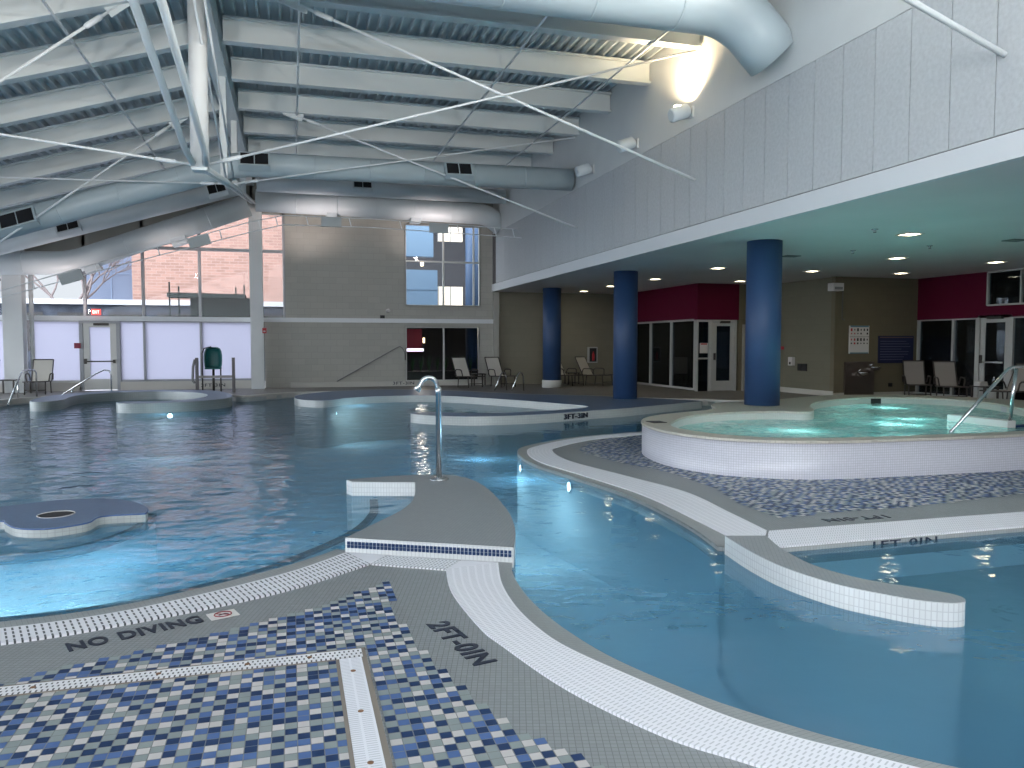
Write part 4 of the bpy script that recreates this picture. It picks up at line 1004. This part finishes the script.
MB().tube([(-.45, -.4, .95), (-.50, -.4, .75), (-.52, -.4, .35), (-.46, -.4, .28)], .035, 8).build('hose', mat('hose grey', (.2, .2, .2), .6), t)

# ------------------------------------------------------------------ small pool handrails
rail('pool_handrail', 'steel handrail by the side table at the picture edge', [[(-6.52, 20.9, .02), (-6.62, 22.2, .72), (-6.62, 22.35, .79), (-6.60, 22.5, .80), (-6.50, 22.85, .79), (-6.48, 22.92, .72), (-6.48, 22.92, .08)], [(-6.60, 21.9, .10), (-6.60, 21.9, .56)]], .021, 'small pool handrails')
rail('pool_handrail', 'steel handrail rising past the frosted door', [[(-6.0, 23.2, .08), (-5.15, 23.3, .66), (-4.95, 23.32, .76), (-4.82, 23.33, .74), (-4.78, 23.33, .64), (-4.78, 23.33, .08)], [(-5.72, 23.23, .08), (-5.72, 23.23, .27)]], .021, 'small pool handrails')
for i, x in enumerate((5.75, 6.18)):
    y = 22.0-i*.35
    rail('pool_handrail', ['first small steel grab rail in front of the far loungers', 'second small steel grab rail next to the alcove opening'][i], [[(x, y, .1), (x+.22, y+.15, .54), (x+.30, y+.2, .63), (x+.38, y+.24, .61), (x+.43, y+.27, .50), (x+.45, y+.28, .08)]], .018, 'small pool handrails')

# ------------------------------------------------------------------ outside the glass
GROUND = mat('pale paving', (.40, .40, .43), .9, noise=.1, nscale=.6)
struct(MB().box(-60, 30, 25.8, 90, -.3, -.1).build('ground_outside', GROUND))
struct(MB().box(-60, -12.7, -30, 25.8, -.3, -.1).build('ground_outside_1', GROUND))
BR = grid_mat('pink brick', (.26, .152, .125), (.31, .22, .19), .45, .15, .025, .9, src='POS', axes='xz', var=.16, offset=.5)
bb = thing('brick_building', 'tall pinkish brick building seen through the upper glazing', 'building', (-3, 44, 0))
local(MB().box(-7.9, 6, 44, 52, -.1, 8.55).build('brick_wall', BR, bb), bb)
local(MB().box(-7.95, 6.05, 43.95, 52, 8.45, 8.6).build('roof_edge', SIGNW, bb), bb)
bl = thing('blue_building', 'smooth blue-grey building block beside the brick one', 'building', (-9, 46, 0))
local(MB().box(-10.6, -7.95, 46, 52, -.1, 8.2).build('facade', mat('blue cladding', (.13, .165, .245), .6), bl), bl)
local(MB().box(-10.6, -7.95, 45.97, 46.0, 5.2, 5.24).box(-9.3, -9.26, 45.97, 46.0, 0, 8.2).build('panel_joint', mat('blue joint', (.18, .24, .36), .6), bl), bl)
lb = thing('low_building', 'low dark-windowed building with a white roof edge outside', 'building', (-10, 34, 0))
local(MB().box(-24, 1, 34, 40, -.1, 3.0).build('wall', mat('grey outside wall', (.05, .058, .075), .8, spec=0, noise=.5, nscale=2), lb), lb)
local(MB().box(-24, 1, 33.8, 40, 3.02, 3.22).build('roof_edge', mat('snowy roof edge', (.42, .43, .46), .8), lb), lb)
for i in range(9): local(MB().box(-16+i*1.8, -14.7+i*1.8, 33.97, 34.02, 1.2, 2.7).build('window', BLACK, lb), lb)
rgm = thing('roof_rig', 'dark scaffold canopy on thin posts outside the upper glazing', 'scaffold', (-3, 31, 0))
DK = mat('dark rig', (.022, .03, .03), .8, spec=0)
RG = MB(); RG.bar((-4.35, 31, 3.26), (-1.65, 31, 3.24), .9, .16); local(RG.build('canopy', DK, rgm), rgm)
for x, z in ((-4.32, 3.75), (-4.0, 3.6), (-2.0, 3.6), (-1.7, 3.7), (-1.2, 3.45), (-3.5, 3.3), (-2.6, 3.3)): local(MB().box(x-.025, x+.025, 30.97, 31.03, -.1, z).build('post', DK, rgm), rgm)
local(MB().box(-3.6, -1.4, 30.9, 31.1, 2.2, 3.2).build('side_screen', DK, rgm), rgm)
def tree(label, x, y, h, seed):
    rnd = random.Random(seed); m = MB()
    def grow(p, d, L, r, k):
        q = p+d*L; mid = p.lerp(q, .5)+Vector((rnd.uniform(-1, 1), rnd.uniform(-1, 1), 0))*L*.06
        m.tube([p, mid, q], [r, r*.85, r*.7], 5, caps=False)
        if k:
            for _ in range(3 if k > 2 else 4):
                dd = (d+Vector((rnd.uniform(-.8, .8), rnd.uniform(-.6, .6), rnd.uniform(-.15, .55)))).normalized()
                grow(q, dd, L*rnd.uniform(.6, .8), r*.6, k-1)
    grow(Vector((0, 0, -.1)), Vector((0, 0, 1)), h*.35, .16, 5)
    o = m.build('bare_tree', mat('bark '+str(seed), (.16, .13, .13), .9)); o.location = (x, y, 0)
    tag(o, label, 'tree', 'bare trees outside'); return o
tree('bare winter tree beside the blue block outside', -10.8, 43.5, 7.0, 5)
tree('bare winter tree at the far end of the window wall outside', -15.2, 43.5, 7.2, 11)
# atrium beyond the two back windows
struct(MB().box(-.1, 12, 25.8, 36, -.1, .05).build('floor_atrium', mat('atrium floor', (.10, .09, .09), .5)))
struct(MB().box(-.1, 11, 35.8, 36, 0, 9).build('wall_atrium', mat('atrium wall', (.10, .10, .11), .8)))
struct(MB().box(-.1, 12, 25.76, 36, 2.35, 2.6).build('ceiling_atrium', mat('atrium slab', (.15, .15, .16), .8)))
struct(MB().box(-.1, 0, 25.8, 36, 0, 2.35).build('wall_atrium_1', mat('atrium side', (.06, .06, .07), .8)))
struct(MB().box(-.1, 12, 27.2, 36, 8.9, 9.1).build('ceiling_atrium_1', bpy.data.materials['atrium slab']))
struct(MB().box(11.5, 11.7, 25.8, 36, 0, 9).build('wall_atrium_2', mat('atrium side 2', (.06, .06, .07), .8)))
at = thing('atrium_wall_panel', 'pale blue wall panel seen in the upper back window', 'panel', (4.6, 29, 2.6)); at['kind'] = 'thing'  # pale blue wall panels of the atrium
BLP = mat('pale blue panel', (.21, .33, .47), .6)
local(MB().box(3.6, 5.35, 29, 29.3, 2.62, 4.25).box(3.6, 5.2, 29, 29.3, 4.75, 6.2).build('board', BLP, at), at)
local(MB().box(3.6, 5.36, 28.98, 29.0, 3.5, 3.53).build('joint', mat('panel line', (.2, .3, .42), .6), at), at)
tag(MB().lathe([(.33, .05), (.33, 9)], 32, Matrix.Translation((6.55, 28.0, 0))).build('blue_round_pillar', mat('atrium blue', (.055, .105, .20), .5)), 'blue round pillar behind the back windows', 'column')['kind'] = 'thing'
LW = emit_mat('lit atrium panel', (1, .88, .74), .62)
for i, (z0, z1) in enumerate(((2.95, 3.75), (5.55, 6.3))):
    t = thing('light_box', ['glowing wall panel low in the upper back window', 'glowing wall panel high in the upper back window'][i], 'light panel', (6.15, 30.5, z0), 0); t['kind'] = 'thing'
    MB().box(-.5, .5, 0, .1, 0, z1-z0).build('glow', LW, t); MB().box(-.02, .02, -.02, 0, 0, z1-z0).box(-.52, -.48, -.02, 0, 0, z1-z0).build('bars', FRAME, t)
def lit(name, x, y, z, w, h, m, label): tag(MB().box(x-w/2, x+w/2, y, y+.05, z, z+h).build(name, m), label, 'light')
lit('atrium_light', 4.85, 29.5, 4.45, .10, .18, emit_mat('warm bulb', (1, .8, .5), 6), 'small warm lamp glowing behind the upper back window')
lit('cafe_lamp', 4.1, 31, 1.55, .07, .35, emit_mat('cool bulb', (.75, .85, 1), 3), 'thin cool lamp glowing behind the lower back window')
lit('cafe_counter_light', 4.9, 32, 1.15, .8, .12, emit_mat('counter glow', (.9, .8, 1), 1.6), 'pale lit counter strip behind the lower back window')
lit('cafe_sconce', 5.4, 32.5, 1.5, .08, .22, emit_mat('sconce glow', (1, .75, .45), 3), 'warm sconce glowing behind the lower back window')
tag(MB().box(4.6, 5.4, 33, 33.05, 1.1, 2.1).build('maroon_banner', mat('banner maroon', (.20, .01, .04), .7)), 'maroon banner hanging behind the lower back window', 'banner')
pt = thing('planter', 'long dark planter with spiky green plants behind the lower back window', 'planter', (5.0, 27.2, .05))
MB().box(-1.6, 1.6, -.2, .2, 0, .45).build('trough', BLACK, pt)
for i in range(11):
    lf = MB(); x = -1.5+i*.3
    for k in range(16):
        a = random.uniform(0, 2*PI); ln = random.uniform(.35, .62); sp2 = random.uniform(.05, .17)
        c = Vector((x, 0, .45)); tipv = c+Vector((math.cos(a)*sp2, math.sin(a)*sp2, ln)); s2 = Vector((-math.sin(a), math.cos(a), 0))*.018
        lf.quad([c-s2, c+s2, tipv+s2*.15, tipv-s2*.15])
    lf.build('foliage', mat('plant green', (.05, .12, .05), .6) if 'plant green' not in bpy.data.materials else bpy.data.materials['plant green'], pt)

# ------------------------------------------------------------------ lights
def lamp(kind, name, loc, energy, col, target=None, **k):
    l = bpy.data.lights.new(name, kind); l.energy = energy; l.color = col
    for a, b in k.items(): setattr(l, a, b)
    o = bpy.data.objects.new(name, l); o.location = loc
    if target is not None: o.rotation_euler = (Vector(target)-Vector(loc)).to_track_quat('-Z', 'Y').to_euler()
    C.objects.link(o); return o
CY = (.74, .94, 1)
# underwater lamps, each behind a round lens in the pool wall
def pool_lamp(label, x, y, z, dx, dy, e, col=CY):
    n = Vector((dx, dy, 0)).normalized()
    M = Matrix.Translation((x, y, z)) @ n.to_track_quat('Z', 'Y').to_matrix().to_4x4()
    t = thing('pool_lamp', label, 'light', (x, y, z), 0, 'underwater pool lamps'); t['kind'] = 'thing'
    R = n.to_track_quat('Z', 'Y').to_matrix().to_4x4()
    MB().lathe([(.08, 0), (.08, .012), (.055, .02)], 20, R).build('bezel', CHROME, t)
    MB().lathe([(.05, .02), (.045, .026), (.015, .03)], 20, R).build('lens', emit_mat('lens glow', (.8, .97, 1), 14) if 'lens glow' not in bpy.data.materials else bpy.data.materials['lens glow'], t)
    lamp('POINT', 'pool_lamp_beam', (x+n.x*(.7 if z < -.4 else .55), y+n.y*(.7 if z < -.4 else .55), -.5 if z < -.4 else -.27), e*.06, col, shadow_soft_size=.1)
pool_lamp('underwater lamp glowing below the spa deck grating, halfway along the channel', 3.0, 8.1, -.12, -1, .1, 230)
pool_lamp('underwater lamp glowing below the tip of the spa deck grating', 2.88, 9.6, -.14, -1, .3, 230)
pool_lamp('underwater lamp glowing under the C-shaped wall by the windows', -2.6, 18.33, -.10, 0, -1, 200)
pool_lamp('underwater lamp glowing inside the large C-shaped wall', 1.0, 19.05, -.2, 1, .1, 260)
pool_lamp('underwater lamp glowing below the NO DIVING deck step', -1.0, 5.20, -.42, -.2, 1, 320)
pool_lamp('added underwater lamp, unseen below the deck step, widening the glow past the picture edge', -2.3, 5.1, -.42, 0, 1, 300)  # second lamp added out of view to spread the bright water
for x, y in ((10.6, 11.8), (6.6, 9.0), (9.35, 9.9), (8.6, 9.2)):
    lamp('POINT', 'spa_lamp', (x, y, .14), 17, (.74, .98, .96), shadow_soft_size=.12)
# soffit downlights
for x, y in dl:
    lamp('SPOT', 'downlight_beam', (x, y, 3.21), 9, (1, .83, .55), (x, y, 0), spot_size=math.radians(110), spot_blend=.6, shadow_soft_size=.08)
# the lit wall uplight and the uplights that wash the far ducts
lamp('SPOT', 'uplight_beam', (6.36, 11.96, 5.53), 330, (1, .74, .45), (6.50, 11.98, 7), spot_size=math.radians(140), spot_blend=.8, shadow_soft_size=.05)
for x, z, e in ((.5, 4.5, 60), (4.3, 4.5, 60), (-6.2, 2.5, 45), (-3, 3.7, 22)):
    lamp('SPOT', 'far_uplight_beam', (x, 23.7, z), e, (1, .84, .80), (x, 24.75, z+1.1), spot_size=math.radians(130), spot_blend=.8, shadow_soft_size=.08)
# more uplights added along the wall out of view to brighten the ceiling
for yy in (6.5, 4.3, 2.1, 0, -2.1):
    t = thing('wall_uplight', 'added unseen cylindrical uplight further along the wall, brightening the ceiling', 'light', (6.61, yy, 5.42), 0, 'wall uplights'); t['kind'] = 'thing'
    MB().box(-.03, 0, -.07, .07, -.09, .09).build('wall_plate', WHITE, t)
    MB().tube([(-.42, -.03, -.10), (-.40, -.03, -.095), (-.10, 0, .02), (-.03, 0, .03)], [.085, .12, .12, .10], 20).build('housing', DUCTW, t)
    lamp('SPOT', 'uplight_beam', (6.30, yy, 5.56), 420, (1, .94, .86), (4.4, yy, 7), spot_size=math.radians(165), spot_blend=.6, shadow_soft_size=.12)
lamp('POINT', 'cafe_fill', (5.0, 30.5, 1.9), 25, (1, .85, .7), shadow_soft_size=.2)  # fill light added so the plants show in the dark cafe
# fill spots added behind the viewer to lift the rafters, without fixtures
for x in (-9, -4, 1, 5):
    lamp('SPOT', 'roof_fill', (x, -3.7, 2.3), 1300, (1, .95, .88), (x*.8, 9.5, 7.2), spot_size=math.radians(52), spot_blend=1, shadow_soft_size=.3)
# ------------------------------------------------------------------ sky
w = bpy.data.worlds.new('World'); bpy.context.scene.world = w; w.use_nodes = True; nt = w.node_tree
bg = nt.nodes['Background']; tc = nt.nodes.new('ShaderNodeTexCoord')
# bright overcast sky, brightest round the hidden sun behind and to the side of the viewer
dt = nt.nodes.new('ShaderNodeVectorMath'); dt.operation = 'DOT_PRODUCT'; nt.links.new(tc.outputs['Generated'], dt.inputs[0])
dt.inputs[1].default_value = Vector((-.80, -.42, .45)).normalized()
mr = nt.nodes.new('ShaderNodeMapRange'); mr.interpolation_type = 'SMOOTHSTEP'
for k, v in zip(('From Min', 'From Max', 'To Min', 'To Max'), (-.1, .85, .72, 7.4)): mr.inputs[k].default_value = v
nt.links.new(dt.outputs['Value'], mr.inputs['Value']); nt.links.new(mr.outputs[0], bg.inputs[1])
bg.inputs[0].default_value = (.90, .94, 1.0, 1)

# ------------------------------------------------------------------ camera and view
cam = bpy.data.cameras.new('camera'); cam.sensor_width = 36; cam.lens = 36*770/1024; cam.clip_start = .05; cam.clip_end = 300
co = bpy.data.objects.new('camera', cam); C.objects.link(co)
co.location = (0, 0, 1.5); co.rotation_euler = (math.radians(90-3.05), 0, math.radians(-15.95))
sc = bpy.context.scene; sc.camera = co
sc.view_settings.view_transform = 'Standard'; sc.view_settings.look = 'None'; sc.view_settings.gamma = 1; sc.view_settings.use_curve_mapping = False
sc.view_settings.exposure = .4
cy = sc.cycles
cy.use_denoising = True; cy.max_bounces = 10; cy.diffuse_bounces = 4; cy.glossy_bounces = 4; cy.transparent_max_bounces = 16
cy.caustics_reflective = False; cy.caustics_refractive = False; cy.sample_clamp_indirect = 6
